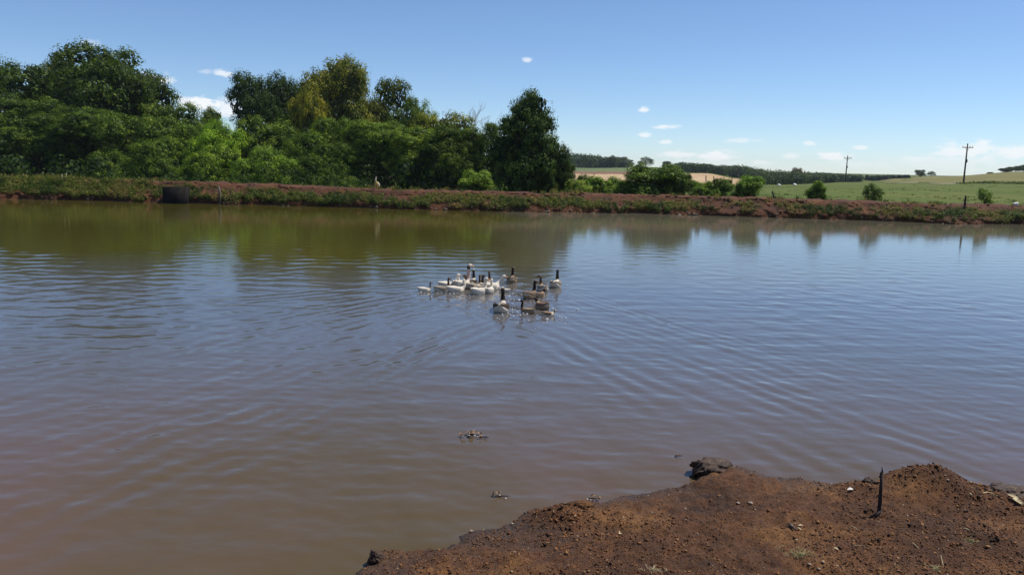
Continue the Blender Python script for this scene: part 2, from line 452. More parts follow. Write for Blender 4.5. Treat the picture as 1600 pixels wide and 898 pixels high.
# ------------------------------------------------------------------ pond water with the wake of the flock
def build_water():
    rng = np.random.default_rng(3)
    rows = np.concatenate([[-3, .5], np.geomspace(2.0, 47.5, 1000)])
    uc = np.arange(-.72, .7201, .0036)
    us = np.concatenate([np.linspace(-2.6, -.75, 24), uc, np.linspace(.75, 2.6, 24)])
    Yr = np.maximum(rows, 2.0)
    Y = np.repeat(rows[:, None], len(us), 1); X = us[None] * np.maximum(Yr, 6)[:, None]
    Z = np.zeros_like(X)
    # general ripples, calmer near the far bank
    rough = np.interp(Y, [0, 9, 16, 21, 27, 36, 48], [.7, 1.0, 1.0, .75, .3, .09, .05])
    patch = .55 + .9 * np.clip(NZ.fbm(X / 3.1 + 5, Y / 4.3, 3) + .35, 0, 1)
    cell = .0042 * np.maximum(Y, 2)
    for k in range(40):
        lam = rng.uniform(.12, .36) if k % 2 else rng.uniform(.3, .95); a = rng.normal(math.pi / 2, .55)
        kx, ky = math.cos(a), math.sin(a)
        amp = .0012 * lam ** .8 * rng.uniform(.5, 1.2)
        fade = np.clip(lam / (cell * 3.2) - .6, 0, 1)
        ph = 2 * math.pi / lam * (kx * X + ky * Y) + rng.uniform(0, 6.28) + 2.2 * NZ(X / 1.7 + k * 3.3, Y / 1.7)
        Z += amp * rough * patch * fade * np.sin(ph)
    # V-shaped wakes: sources swim away from the shore (+Y)
    src = [(1.15, 17.4, 1.0, 25), (.75, 16.2, .8, 24), (.55, 15.0, .7, 27), (-.1, 14.4, .8, 22), (-.75, 16.4, .7, 24), (-1.75, 16.6, 1.0, 30), (-1.2, 17.4, .9, 38), (-.3, 18.0, .6, 30), (-1.9, 17.8, .9, 52)]
    for i, (sx, sy, A, ang) in enumerate(src):
        for side in (-1, 1):
            if ang > 35 and side > 0: continue
            al = math.radians(ang)
            s = sy - Y; t = (X - sx) * side
            n = t * math.cos(al) - s * math.sin(al)              # distance outside the arm
            r = np.hypot(s, t)
            lam = .24 + .012 * i + .006 * r
            wid = .22 + .075 * r
            env = np.exp(-((n + .35 * wid) / wid) ** 2) * np.clip(s / .6 + .6, 0, 1) * np.exp(-r / 11) * np.clip(r / .4, 0, 1)
            fade = np.clip(lam / (cell * 3.0) - .5, 0, 1)
            brk = .45 + 1.1 * np.clip(NZ(X * .9 + i * 7, Y * .9) + .5, 0, 1)
            Z += .0045 * A * env * fade * brk * np.sin(2 * math.pi * n / lam + .9 * NZ(X * 1.1 + 3 * i, Y * 1.1) * 6.28)
    # rings close round the flock
    for k in range(16):
        cx = rng.uniform(-2.1, 1.4); cy = rng.uniform(14.2, 18.0); r = np.hypot(X - cx, Y - cy)
        Z += .0035 * np.exp(-r / .55) * np.sin(2 * math.pi * r / .17 + k)
    V = np.stack([X, Y, Z], -1).reshape(-1, 3)
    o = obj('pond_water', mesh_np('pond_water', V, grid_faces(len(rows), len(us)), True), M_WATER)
    tag(o, kind='structure')
build_water()

# ------------------------------------------------------------------ near shore: red-brown soil
SH = [(300, 1100), (520, 960), (570, 905), (580, 884), (590, 868), (640, 866), (690, 862), (730, 842), (780, 818), (830, 800), (880, 787), (935, 788), (985, 775), (1040, 762), (1078, 750), (1086, 735),
      (1105, 728), (1150, 727), (1200, 745), (1260, 756), (1330, 758), (1390, 752), (1450, 748), (1520, 760), (1548, 765), (1600, 762), (1800, 765), (2300, 800)]
SHP = np.array([[*on_z(x, y)[:2]] for x, y in SH])
NS = Noise2(29)
def shore_sd(X, Y):
    best = np.full(X.shape, 1e9)
    for (ax, ay), (bx, by) in zip(SHP[:-1], SHP[1:]):
        dx, dy = bx - ax, by - ay; t = np.clip(((X - ax) * dx + (Y - ay) * dy) / (dx * dx + dy * dy), 0, 1)
        best = np.minimum(best, np.hypot(X - ax - t * dx, Y - ay - t * dy))
    poly = np.vstack([SHP, [SHP[-1][0] + 3, -4], [SHP[0][0] - 6, -4], [SHP[0][0] - 6, 2.2]])
    inside = np.zeros(X.shape, bool); j = len(poly) - 1
    for i in range(len(poly)):
        xi, yi = poly[i]; xj, yj = poly[j]
        c = ((yi > Y) != (yj > Y)) & (X < (xj - xi) * (Y - yi) / (yj - yi + 1e-12) + xi)
        inside ^= c; j = i
    return np.where(inside, best, -best)
MOUNDS = [(1445, 768, .26, .42, .26), (1130, 752, .05, .4, .25), (885, 806, .09, .20, .14), (1250, 790, .03, .6, .3), (1020, 800, .03, .5, .3), (1340, 770, .02, .2, .15), (1590, 790, .04, .3, .2), (1500, 850, .05, .5, .3), (760, 880, .03, .5, .25)]
MP = [(*on_z(x, y, .1)[:2], h, rx, ry) for x, y, h, rx, ry in MOUNDS]
def soil_height(X, Y):
    e = NS.fbm(X * 3.1, Y * 3.1, 4) * .16
    sd = shore_sd(X, Y) + e * .85 + NS.fbm(X * 13 + 5, Y * 13, 2) * .035
    z = np.where(sd < 0, np.maximum(sd * .55, -.7), .03 * (1 - np.exp(-np.maximum(sd, 0) / .05)) + .13 * (1 - np.exp(-np.maximum(sd, 0) / .9)))
    land = np.clip(sd / .12, 0, 1)
    for mx, my, h, rx, ry in MP:
        z = z + h * np.exp(-((X - mx) / rx) ** 2 - ((Y - my) / ry) ** 2) * land
    z = z + land * (NS.fbm(X * 1.7, Y * 1.7, 3) * .05 + NS.fbm(X * 7, Y * 7, 3) * .036 + NS.fbm(X * 26, Y * 26, 3) * .019)
    z = z + np.clip(4.3 - Y, 0, 4) * .22
    return z
SX = np.concatenate([np.linspace(-6.5, -2.65, 60), np.arange(-2.6, 6.4, .0165), np.linspace(6.43, 14, 120)]); SY = np.concatenate([np.linspace(-2.5, 4.2, 60), np.arange(4.22, 8.6, .0165)])
def build_soil():
    X, Y = np.meshgrid(SX, SY); Z = soil_height(X, Y)
    global SZ; SZ = Z
    keep = Z > -.35
    F = grid_faces(len(SY), len(SX)); k = keep.ravel(); F = F[k[F].any(1)]
    used = np.zeros(X.size, bool); used[F.ravel()] = True; idx = np.cumsum(used) - 1
    V = np.stack([X, Y, Z], -1).reshape(-1, 3)[used]
    o = obj('soil_shore', mesh_np('soil_shore', V, idx[F], True), M_SOIL)
    tag(o, kind='structure')
build_soil()
def soil_z(x, y): return float(soil_height(np.array([x]), np.array([y]))[0])
def on_soil(px, py):
    z = .15
    for _ in range(8):
        p = on_z(px, py, z); z = soil_z(p.x, p.y)
    return Vector((p.x, p.y, z))

def rock_mesh(rng, sub=1):
    ph = (1 + 5 ** .5) / 2
    V = unit(np.array([(-1, ph, 0), (1, ph, 0), (-1, -ph, 0), (1, -ph, 0), (0, -1, ph), (0, 1, ph), (0, -1, -ph), (0, 1, -ph), (ph, 0, -1), (ph, 0, 1), (-ph, 0, -1), (-ph, 0, 1)], float))
    F = np.array([(0, 11, 5), (0, 5, 1), (0, 1, 7), (0, 7, 10), (0, 10, 11), (1, 5, 9), (5, 11, 4), (11, 10, 2), (10, 7, 6), (7, 1, 8), (3, 9, 4), (3, 4, 2), (3, 2, 6), (3, 6, 8), (3, 8, 9), (4, 9, 5), (2, 4, 11), (6, 2, 10), (8, 6, 7), (9, 8, 1)])
    for _ in range(sub):
        V = list(V); mid = {}; NF = []
        def m(a, b):
            k = (min(a, b), max(a, b))
            if k not in mid: mid[k] = len(V); V.append(unit((V[a] + V[b]) / 2))
            return mid[k]
        for a, b, c in F:
            ab, bc, ca = m(a, b), m(b, c), m(c, a); NF += [(a, ab, ca), (b, bc, ab), (c, ca, bc), (ab, bc, ca)]
        V = np.array(V); F = np.array(NF)
    return V, F

def build_crumbs():
    rng = np.random.default_rng(8)
    n = 46000
    px = rng.uniform(540, 1640, n); py = rng.uniform(700, 930, n)
    P = np.array([[*on_z(a, b, .12)[:2]] for a, b in zip(px, py)])
    z = soil_height(P[:, 0], P[:, 1]); sd = shore_sd(P[:, 0], P[:, 1])
    keep = (z > -.004) & (sd > -.1); P, z = P[keep], z[keep]; n = len(P)
    clump = np.clip(NS.fbm(P[:, 0] * 2.2 + 9, P[:, 1] * 2.2, 3) + .5, .15, 1.2)
    s = .0032 * np.exp(rng.normal(0, .5, n)) * (.6 + .8 * clump)
    mx, my = MP[0][0], MP[0][1]
    s *= 1 + 1.3 * np.exp(-((P[:, 0] - mx - .15) / .6) ** 2 - ((P[:, 1] - my) / .35) ** 2) + .8 * np.exp(-((P[:, 0] - MP[2][0]) / .3) ** 2 - ((P[:, 1] - MP[2][1]) / .25) ** 2)
    s = np.minimum(s, .019)
    base = np.array([(1, 0, 0), (0, 1, 0), (-1, 0, 0), (0, -1, 0), (0, 0, 1), (0, 0, -1)], float)
    fo = np.array([(0, 1, 4), (1, 2, 4), (2, 3, 4), (3, 0, 4), (1, 0, 5), (2, 1, 5), (3, 2, 5), (0, 3, 5)])
    rot = rng.uniform(0, 6.28, n); V = base[None] * rng.uniform(.6, 1.4, (n, 6, 1)) * s[:, None, None]
    V[:, :, 2] *= .75
    V += rng.normal(0, .18, (n, 6, 3)) * s[:, None, None]
    c, si = np.cos(rot)[:, None], np.sin(rot)[:, None]
    x = V[:, :, 0] * c - V[:, :, 1] * si; y = V[:, :, 0] * si + V[:, :, 1] * c
    V = np.stack([x + P[:, 0:1], y + P[:, 1:2], V[:, :, 2] + z[:, None] + .25 * s[:, None]], -1)
    F = fo[None] + (np.arange(n) * 6)[:, None, None]
    a = np.repeat(rng.random(n) ** .9, 8)
    o = obj('soil_crumbs', mesh_np('soil_crumbs', V.reshape(-1, 3), F.reshape(-1, 3), False, {'leaf': ('FACE', a)}), M_CRUMB)
    tag(o, kind='stuff')
build_crumbs()

# ------------------------------------------------------------------ foliage generators
def leaf_quads(P, Nn, Ls, Ws, rng, fold=.12):
    r = unit(rng.normal(size=P.shape)); t = unit(np.cross(Nn, r)); b = np.cross(Nn, t)
    L = Ls[:, None]; W = Ws[:, None]
    V = np.stack([P - t * L * .5, P + b * W * .5 + Nn * L * fold, P + t * L * .5, P - b * W * .5 + Nn * L * fold], 1)
    return V

def crown_arrays(seed, lobes, n_leaf, leaf, clump_r, airy=0.0, per=26, fill=.16):
    rng = np.random.default_rng(seed)
    Lb = np.array(lobes, float); w = (Lb[:, 3] * Lb[:, 5]) ** .9; w /= w.sum()
    nc = int(n_leaf / per); C, D, G = [], [], []
    while len(C) < nc:
        m = nc * 2; li = rng.choice(len(Lb), m, p=w); d = unit(rng.normal(size=(m, 3)))
        d[:, 2] = np.where((d[:, 2] < -.35) & (rng.random(m) < .6), -d[:, 2], d[:, 2])
        c = Lb[li, :3] + d * Lb[li, 3:] * rng.uniform(.84, 1.06, (m, 1))
        ok = np.ones(m, bool)
        for k, lb in enumerate(Lb):
            q = (((c - lb[:3]) / lb[3:]) ** 2).sum(1); ok &= (q > .62) | (li == k)
        for a, b in zip(c[ok], d[ok]):
            C.append(a); D.append(b)
    C = np.array(C[:nc]); D = np.array(D[:nc])
    cr_ = clump_r * rng.uniform(.55, 1.35, nc); cb = rng.random(nc)
    cnt = per
    o = unit(rng.normal(size=(nc, cnt, 3))); rad = rng.random((nc, cnt, 1)) ** .34
    off = o * rad * cr_[:, None, None]; off[:, :, 2] *= .72
    P = C[:, None] + off
    Nn = unit(D[:, None] * .3 + o * .95 + np.array([0, 0, .22]) + rng.normal(0, .26, (nc, cnt, 3)))
    val = np.clip(.62 * cb[:, None] + .38 * rng.random((nc, cnt)), 0, 1)
    P = P.reshape(-1, 3); Nn = Nn.reshape(-1, 3); val = val.reshape(-1)
    Ls = leaf * rng.uniform(.65, 1.35, len(P)); Ws = Ls * rng.uniform(.45, .7, len(P))
    nf = int(len(P) * fill)
    if nf:
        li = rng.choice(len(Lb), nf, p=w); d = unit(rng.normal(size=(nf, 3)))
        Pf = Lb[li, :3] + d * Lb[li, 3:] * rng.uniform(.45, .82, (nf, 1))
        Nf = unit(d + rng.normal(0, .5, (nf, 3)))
        P = np.vstack([P, Pf]); Nn = np.vstack([Nn, Nf]); val = np.concatenate([val, rng.random(nf) * .12])  # inner leaves coloured very dark, painting shade into the crown's gaps
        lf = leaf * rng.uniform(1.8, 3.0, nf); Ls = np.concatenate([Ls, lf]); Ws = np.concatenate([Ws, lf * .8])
    return P, Nn, Ls, Ws, val, rng

def crown_mesh(name, seed, lobes, n_leaf, leaf, clump_r, per=26, fill=.16):
    P, Nn, Ls, Ws, val, rng = crown_arrays(seed, lobes, n_leaf, leaf, clump_r, per=per, fill=fill)
    lo = np.percentile(P, .6, axis=0); hi = np.percentile(P, 99.4, axis=0)
    sx = max(hi[0] - lo[0], hi[1] - lo[1])
    P = (P - np.array([(lo[0] + hi[0]) / 2, (lo[1] + hi[1]) / 2, 0])) / np.array([sx, sx, hi[2]])
    V = leaf_quads(P, Nn, Ls, Ws, rng)
    n = len(P)
    return mesh_np(name, V.reshape(-1, 3), np.arange(n * 4).reshape(-1, 4), False, {'leaf': ('FACE', val)})

def lobes_for(kind, seed):
    rng = np.random.default_rng(seed * 7 + 1); out = []
    if kind == 'broad':
        out.append((0, 0, .52, .30, .30, .33))
        for k in range(13):
            a = 2 * math.pi * k / 6.5 + rng.uniform(-.4, .4); z = rng.uniform(.22, .86)
            r = .34 * math.sqrt(max(.08, 1 - ((z - .42) / .55) ** 2)); q = rng.uniform(.11, .2)
            out.append((r * math.cos(a), r * math.sin(a), z, q, q, q * rng.uniform(.75, 1.05)))
        out.append((rng.uniform(-.1, .1), rng.uniform(-.1, .1), .86, .15, .15, .13))
    elif kind == 'dome':
        out.append((0, 0, .5, .34, .34, .36)); out.append((0, 0, .3, .3, .3, .24))
        for k in range(12):
            a = 2 * math.pi * k / 6 + rng.uniform(-.3, .3); z = rng.uniform(.3, .82)
            r = .32 * math.sqrt(max(.05, 1 - ((z - .45) / .5) ** 2)); q = rng.uniform(.12, .18)
            out.append((r * math.cos(a), r * math.sin(a), z, q, q, q * .8))
        out.append((.02, 0, .84, .2, .2, .13))
    elif kind == 'tall':
        for z, r in ((.12, .34), (.28, .35), (.44, .31), (.6, .25), (.75, .18), (.88, .11)):
            out.append((rng.uniform(-.06, .06), rng.uniform(-.06, .06), z, r * .92, r * .92, .14))
            for k in range(6):
                a = rng.uniform(0, 6.28); rr = r * rng.uniform(.72, 1.05); q = rng.uniform(.08, .14)
                out.append((rr * math.cos(a), rr * math.sin(a), z + rng.uniform(-.06, .06), q, q, q * .6))
    elif kind == 'shrub':
        out.append((0, 0, .42, .34, .34, .38))
        for k in range(11):
            a = 2 * math.pi * k / 5.5 + rng.uniform(-.4, .4); z = rng.uniform(.12, .75)
            r = .33 * math.sqrt(max(.1, 1 - ((z - .3) / .62) ** 2)); q = rng.uniform(.12, .2)
            out.append((r * math.cos(a), r * math.sin(a), z, q, q, q * 1.0))
    return out

VAR = {}
for nm, kind, seed, nl, leaf, cl, per, fill in [
        ('broad_a', 'broad', 1, 27000, .017, .050, 46, .14), ('broad_b', 'broad', 2, 27000, .017, .062, 66, .14), ('broad_c', 'broad', 3, 26000, .0175, .072, 80, .14),
        ('dome_a', 'dome', 4, 27000, .017, .056, 60, .24), ('dome_b', 'dome', 5, 26000, .0175, .068, 76, .14),
        ('tall_a', 'tall', 6, 28000, .019, .060, 44, .26), ('feather', 'broad', 7, 17000, .015, .065, 34, .10),
        ('shrub_a', 'shrub', 8, 10000, .034, .085, 30, .16), ('shrub_b', 'shrub', 9, 9000, .037, .095, 28, .16), ('shrub_c', 'shrub', 10, 2800, .050, .12, 16, .06)]:
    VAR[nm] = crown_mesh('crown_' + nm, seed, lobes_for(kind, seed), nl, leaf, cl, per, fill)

def trunk_mesh(seed):
    rng = np.random.default_rng(seed); parts = []
    p = [(0, 0, -.03)]
    for k in range(7): p.append((p[-1][0] + rng.uniform(-.018, .018), p[-1][1] + rng.uniform(-.018, .018), (k + 1) * .11))
    parts.append(tube(p, np.linspace(.030, .008, 8), 8, rng, .12))
    for k in range(8):
        i = rng.integers(2, 7); a = rng.uniform(0, 6.28); L = rng.uniform(.14, .3); s = np.array(p[i])
        q = [s, s + np.array([math.cos(a) * L * .45, math.sin(a) * L * .45, L * .35]), s + np.array([math.cos(a) * L, math.sin(a) * L, L * .62])]
        parts.append(tube(q, [.013, .008, .003], 6))
    V, F = join(parts); return mesh_np('trunk', V, F, True)
TRUNKS = [trunk_mesh(s) for s in (1, 2, 3)]
def stem_mesh(seed):
    rng = np.random.default_rng(seed); parts = []
    for k in range(6):
        a = rng.uniform(0, 6.28); r = rng.uniform(.08, .3); h = rng.uniform(.5, .8)
        parts.append(tube([(.03 * math.cos(a), .03 * math.sin(a), -.03), (r * .4 * math.cos(a), r * .4 * math.sin(a), h * .5), (r * math.cos(a), r * math.sin(a), h)], [.018, .012, .004], 6))
    V, F = join(parts); return mesh_np('stems', V, F, True)
STEMS = [stem_mesh(s) for s in (4, 5)]

_tr = np.random.default_rng(77)
def plant(name, label, cat, x, ytop, wpx, Y, variant, col, group, z0=None, shrub=False, mirror=1, lift=0.0):
    base = at_y(x, ytop, Y)
    gz = ground_z(base.x, Y) if z0 is None else z0
    h = base.z - gz; w = wpx * Y / FPX * (1.0 if shrub else 1.34 if Y > 76 and Y < 95 else 1.12)
    L_ = sum(col) / .16; col = tuple(c_ * L_ ** .55 for c_ in col)
    root = empty(name, (base.x, Y, gz), _tr.uniform(0, 6.28), (w, w * mirror, h))
    tag(root, label, cat, group)
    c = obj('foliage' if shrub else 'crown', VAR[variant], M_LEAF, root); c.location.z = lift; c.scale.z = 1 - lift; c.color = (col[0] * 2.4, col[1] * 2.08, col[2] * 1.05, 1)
    obj('stem' if shrub else 'trunk', (STEMS if shrub else TRUNKS)[int(_tr.integers(0, 2 if shrub else 3))], M_BARK, root)
    return root

DK = (.034, .062, .017); MD = (.052, .088, .022); LT = (.078, .125, .026); OL = (.082, .098, .024); BL = (.040, .074, .030); BR = (.085, .150, .026)
W = 'trees of the wood behind the pond'
T = lambda label, *a, lift=0.0: plant('tree', label, 'tree', *a, W, lift=lift)
# rear row: the skyline, left to right
T('feathery blue-green tree cut by the left picture edge', 8, 96, 105, 84, 'feather', BL)
T('tallest tree of the wood with a dark irregular top, in the left mass', 138, 70, 190, 82, 'broad_a', DK)
T('olive tinted tree half hidden behind the tallest tree, on its left shoulder', 92, 90, 80, 90, 'dome_b', OL)
T('dark rounded tree on the right shoulder of the tallest tree', 212, 108, 100, 80, 'broad_b', DK)
T('sloping tree crown ending below the small bright cloud at left', 268, 162, 92, 78, 'broad_c', MD)
T('small thin-topped tree below the white cloud in the skyline gap', 333, 172, 52, 88, 'tall_a', MD)
T('dark blue-green tree with a ragged top right of the skyline gap', 408, 116, 78, 86, 'broad_b', (.028, .055, .022))
T('low dark tree filling the saddle beside the domed tree', 452, 125, 56, 90, 'dome_a', DK)
T('yellowish olive tree nestling against the left side of the domed tree', 486, 131, 58, 79, 'dome_b', (.105, .112, .026))
T('big domed tree with an olive brown top, highest of the middle mass', 527, 94, 104, 84, 'dome_a', (.070, .085, .024))
T('dark rounded tree just right of the big domed tree', 598, 126, 82, 86, 'broad_a', (.050, .072, .022))
T('short tree on the right shoulder of the middle mass', 645, 156, 62, 84, 'dome_b', MD)
T('light olive tree below the bare grey tree', 690, 178, 92, 80, 'broad_c', OL)
T('pale green leafy crown directly left of the bare grey tree', 662, 160, 50, 86, 'feather', LT)
# middle row
T('mid green creeper-clad tree at the far left, below the feathery one', 30, 150, 130, 70, 'broad_c', (.046, .082, .024), lift=.36)
T('dark tree in front of the tallest tree, its lower left mass', 118, 168, 120, 70, 'dome_a', (.042, .078, .020), lift=.36)
T('mid green tree in front of the tallest tree, its lower right mass', 205, 180, 130, 68, 'broad_b', (.052, .09, .022))
T('dense tree with pale clumps left of the bright green tree', 285, 196, 96, 66, 'broad_a', (.056, .098, .026))
T('bright yellow-green tree low under the skyline gap', 340, 190, 88, 65, 'dome_b', BR)
T('mid green tree under the dark blue-green one', 420, 186, 110, 68, 'broad_c', (.056, .094, .022))
T('rounded green tree in front of the domed tree', 505, 186, 108, 66, 'broad_a', (.052, .092, .024))
T('yellow-green tree below the right side of the middle mass', 590, 190, 106, 66, 'broad_b', (.062, .104, .024), lift=.36)
T('light green tree in front of the short shouldered tree', 655, 200, 92, 64, 'dome_a', (.070, .112, .026), lift=.36)
T('dark green tree with small gaps, second left of the lone tall tree', 712, 196, 90, 62, 'broad_c', (.048, .082, .020), lift=.36)
T('dark green tree standing next left of the lone tall tree', 764, 194, 64, 62, 'broad_a', (.050, .088, .022), lift=.36)
# front row
T('low mid green tree above the bank over the black box', 235, 222, 100, 58, 'broad_c', (.050, .088, .022))
T('bushy light green tree above the bank right of the black box', 330, 228, 90, 57, 'dome_a', (.070, .120, .026))
T('bright low spreading tree above the bank in the middle of the wood', 412, 232, 100, 56, 'dome_b', (.066, .118, .026))
T('dark low tree above the bank left of the pale bird', 505, 226, 96, 58, 'broad_a', (.042, .076, .020))
# lone tree
plant('tree', 'tall dark lone tree with a narrow ragged crown at the end of the wood', 'tree', 829, 146, 116, 57, 'tall_a', (.034, .064, .022), W)
plant('tree', 'low dark tree hugging the right foot of the lone tall tree', 'tree', 868, 228, 56, 56, 'broad_c', (.032, .058, .018), W)
plant('tree', 'dark round tree hugging the left foot of the lone tall tree', 'tree', 812, 215, 60, 58, 'dome_a', (.030, .054, .016), W)

B = 'shrubs behind the far bank'
def S(label, x, yt, w, Y, v, col): plant('shrub', label, 'shrub', x, yt, w, Y, v, col, B, None, True)
S('light green rounded shrub on the bank left of the lone tall tree', 748, 267, 62, 50.5, 'shrub_a', (.075, .125, .035))
S('low pale shrub beside the foot of the lone tall tree', 900, 281, 44, 50.5, 'shrub_b', (.082, .125, .04))
S('low green shrub in front of the tan field, left of the big round shrub', 945, 277, 62, 54, 'shrub_a', (.060, .110, .028))
S('low dark shrub at the edge of the lone tall tree before the tan field', 915, 274, 40, 58, 'shrub_b', (.05, .09, .026))
S('bright low shrub tucked against the left side of the big round shrub', 977, 281, 34, 53, 'shrub_b', (.075, .13, .03))
S('big round glossy shrub standing on the bank before the fields', 1028, 257, 98, 52, 'shrub_a', (.048, .088, .026))
S('lower right half of the big glossy shrub clump, darker', 1060, 270, 44, 51.5, 'shrub_b', (.044, .08, .026))
S('low green shrub right of the big round shrub', 1095, 283, 46, 58, 'shrub_a', (.066, .12, .03))
S('feathery low shrub in front of the fence posts', 1127, 279, 36, 56, 'shrub_b', (.052, .09, .028))
S('tiny dark shrub on the bank right of the big round shrub', 1092, 295, 10, 50, 'shrub_b', (.03, .045, .018))
S('tiny light green shrub on the bank between two larger shrubs', 1119, 294, 14, 50, 'shrub_c', (.07, .12, .03))
S('medium round bright green shrub on the bank before the dark far wood', 1168, 275, 52, 50.5, 'shrub_b', (.062, .118, .034))
S('small round shrub alone on the bank before the pasture', 1277, 283, 31, 50, 'shrub_a', (.058, .108, .03))
S('small dark open shrub alone on the bank, right of the near round one', 1366, 287, 31, 50, 'shrub_c', (.045, .08, .024))
S('thin sparse sapling on the bank near the right picture edge', 1541, 294, 24, 50, 'shrub_c', (.065, .11, .035))

def bare_tree():
    rng = np.random.default_rng(21); parts = []
    base = at_y(702, 153, 88); gz = ground_z(base.x, 88); H = base.z - gz
    def grow(p, d, L, r, depth):
        n = 3; pts = [p]; q = np.array(p)
        for k in range(n):
            d = unit(d + rng.normal(0, .12, 3) + np.array([0, 0, .05])); q = q + d * L / n; pts.append(q.copy())
        parts.append(tube(pts, np.linspace(r, r * .6, n + 1), 5 if depth < 3 else 3))
        if depth < 5:
            for k in range(3 if depth else 5):
                a = unit(np.cross(d, rng.normal(size=3)))
                grow(q if k < 2 else pts[-2], unit(d + a * rng.uniform(.35, .75)), L * rng.uniform(.6, .78), r * .6, depth + 1)
    grow(np.array([0, 0, 0.]), np.array([0, 0, 1.]), H * .42, .16, 0)
    V, F = join(parts); V = V * np.array([1.0, 1.0, H / V[:, 2].max()])
    root = empty('tree', (base.x, 88, gz)); tag(root, 'bare grey leafless tree rising over the right end of the wood', 'tree', W)
    obj('branches', mesh_np('bare_branches', V, F, True), M_GREYBARK, root)
bare_tree()

# undergrowth at the foot of the wood
def leaf_stuff(name, P, Nn, Ls, Ws, val, col, rng, kind='stuff', mat=None):
    V = leaf_quads(P, Nn, Ls, Ws, rng); n = len(P)
    o = obj(name, mesh_np(name, V.reshape(-1, 3), np.arange(n * 4).reshape(-1, 4), False, {'leaf': ('FACE', val), 'col': ('FACE', col)}), mat or M_WEED)
    tag(o, kind=kind); return o
def build_undergrowth():
    rng = np.random.default_rng(31)
    nc = 1900; per = 34
    X = rng.uniform(-40, at_y(880, 280, 54).x, nc); X = X[((X > at_y(150, 280, 54).x) & (X < at_y(560, 280, 54).x)) | (rng.random(nc) < .4)]; nc = len(X); Y = bank_y(X) + rng.uniform(5, 12, nc)
    h = np.where((X > at_y(150, 280, 54).x) & (X < at_y(560, 280, 54).x), 1.6, .9) + 1.5 * rng.random(nc) * np.clip(.5 + NZ.fbm(X * .25, Y * .25, 3) * 1.6, .2, 1.2)
    zc = np.maximum(terrain(X, Y), -.9) + rng.random(nc) ** .7 * h
    o = unit(rng.normal(size=(nc, per, 3))); P = np.stack([X, Y, zc], -1)[:, None] + o * rng.random((nc, per, 1)) ** .5 * np.array([.5, .5, .4])
    Nn = unit(o + np.array([0, 0, .2]) + rng.normal(0, .3, o.shape))
    cb = rng.random((nc, 1)); val = np.clip(.5 * cb + .5 * rng.random((nc, per)), 0, 1).ravel()
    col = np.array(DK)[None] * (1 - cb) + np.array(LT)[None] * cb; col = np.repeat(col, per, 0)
    n = nc * per; Ls = rng.uniform(.09, .19, n)
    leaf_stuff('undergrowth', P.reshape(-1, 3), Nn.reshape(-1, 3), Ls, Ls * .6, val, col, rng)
build_undergrowth()
def build_wood_floor():
    rng = np.random.default_rng(33); nc = 1500; per = 34
    X = rng.uniform(-52, at_y(872, 280, 64).x, nc); Y = bank_y(X) + rng.uniform(15, 34, nc); X = X * Y / 52
    zc = terrain(X, Y) + rng.random(nc) ** .6 * 4.2
    o = unit(rng.normal(size=(nc, per, 3))); P = np.stack([X, Y, zc], -1)[:, None] + o * rng.random((nc, per, 1)) ** .5 * np.array([1.0, 1.0, .8])
    Nn = unit(o + rng.normal(0, .3, o.shape)); n = nc * per; Ls = rng.uniform(.25, .5, n)
    leaf_stuff('wood_undergrowth', P.reshape(-1, 3), Nn.reshape(-1, 3), Ls, Ls * .6, rng.random(n), np.repeat(np.array([DK]), n, 0), rng)
build_wood_floor()

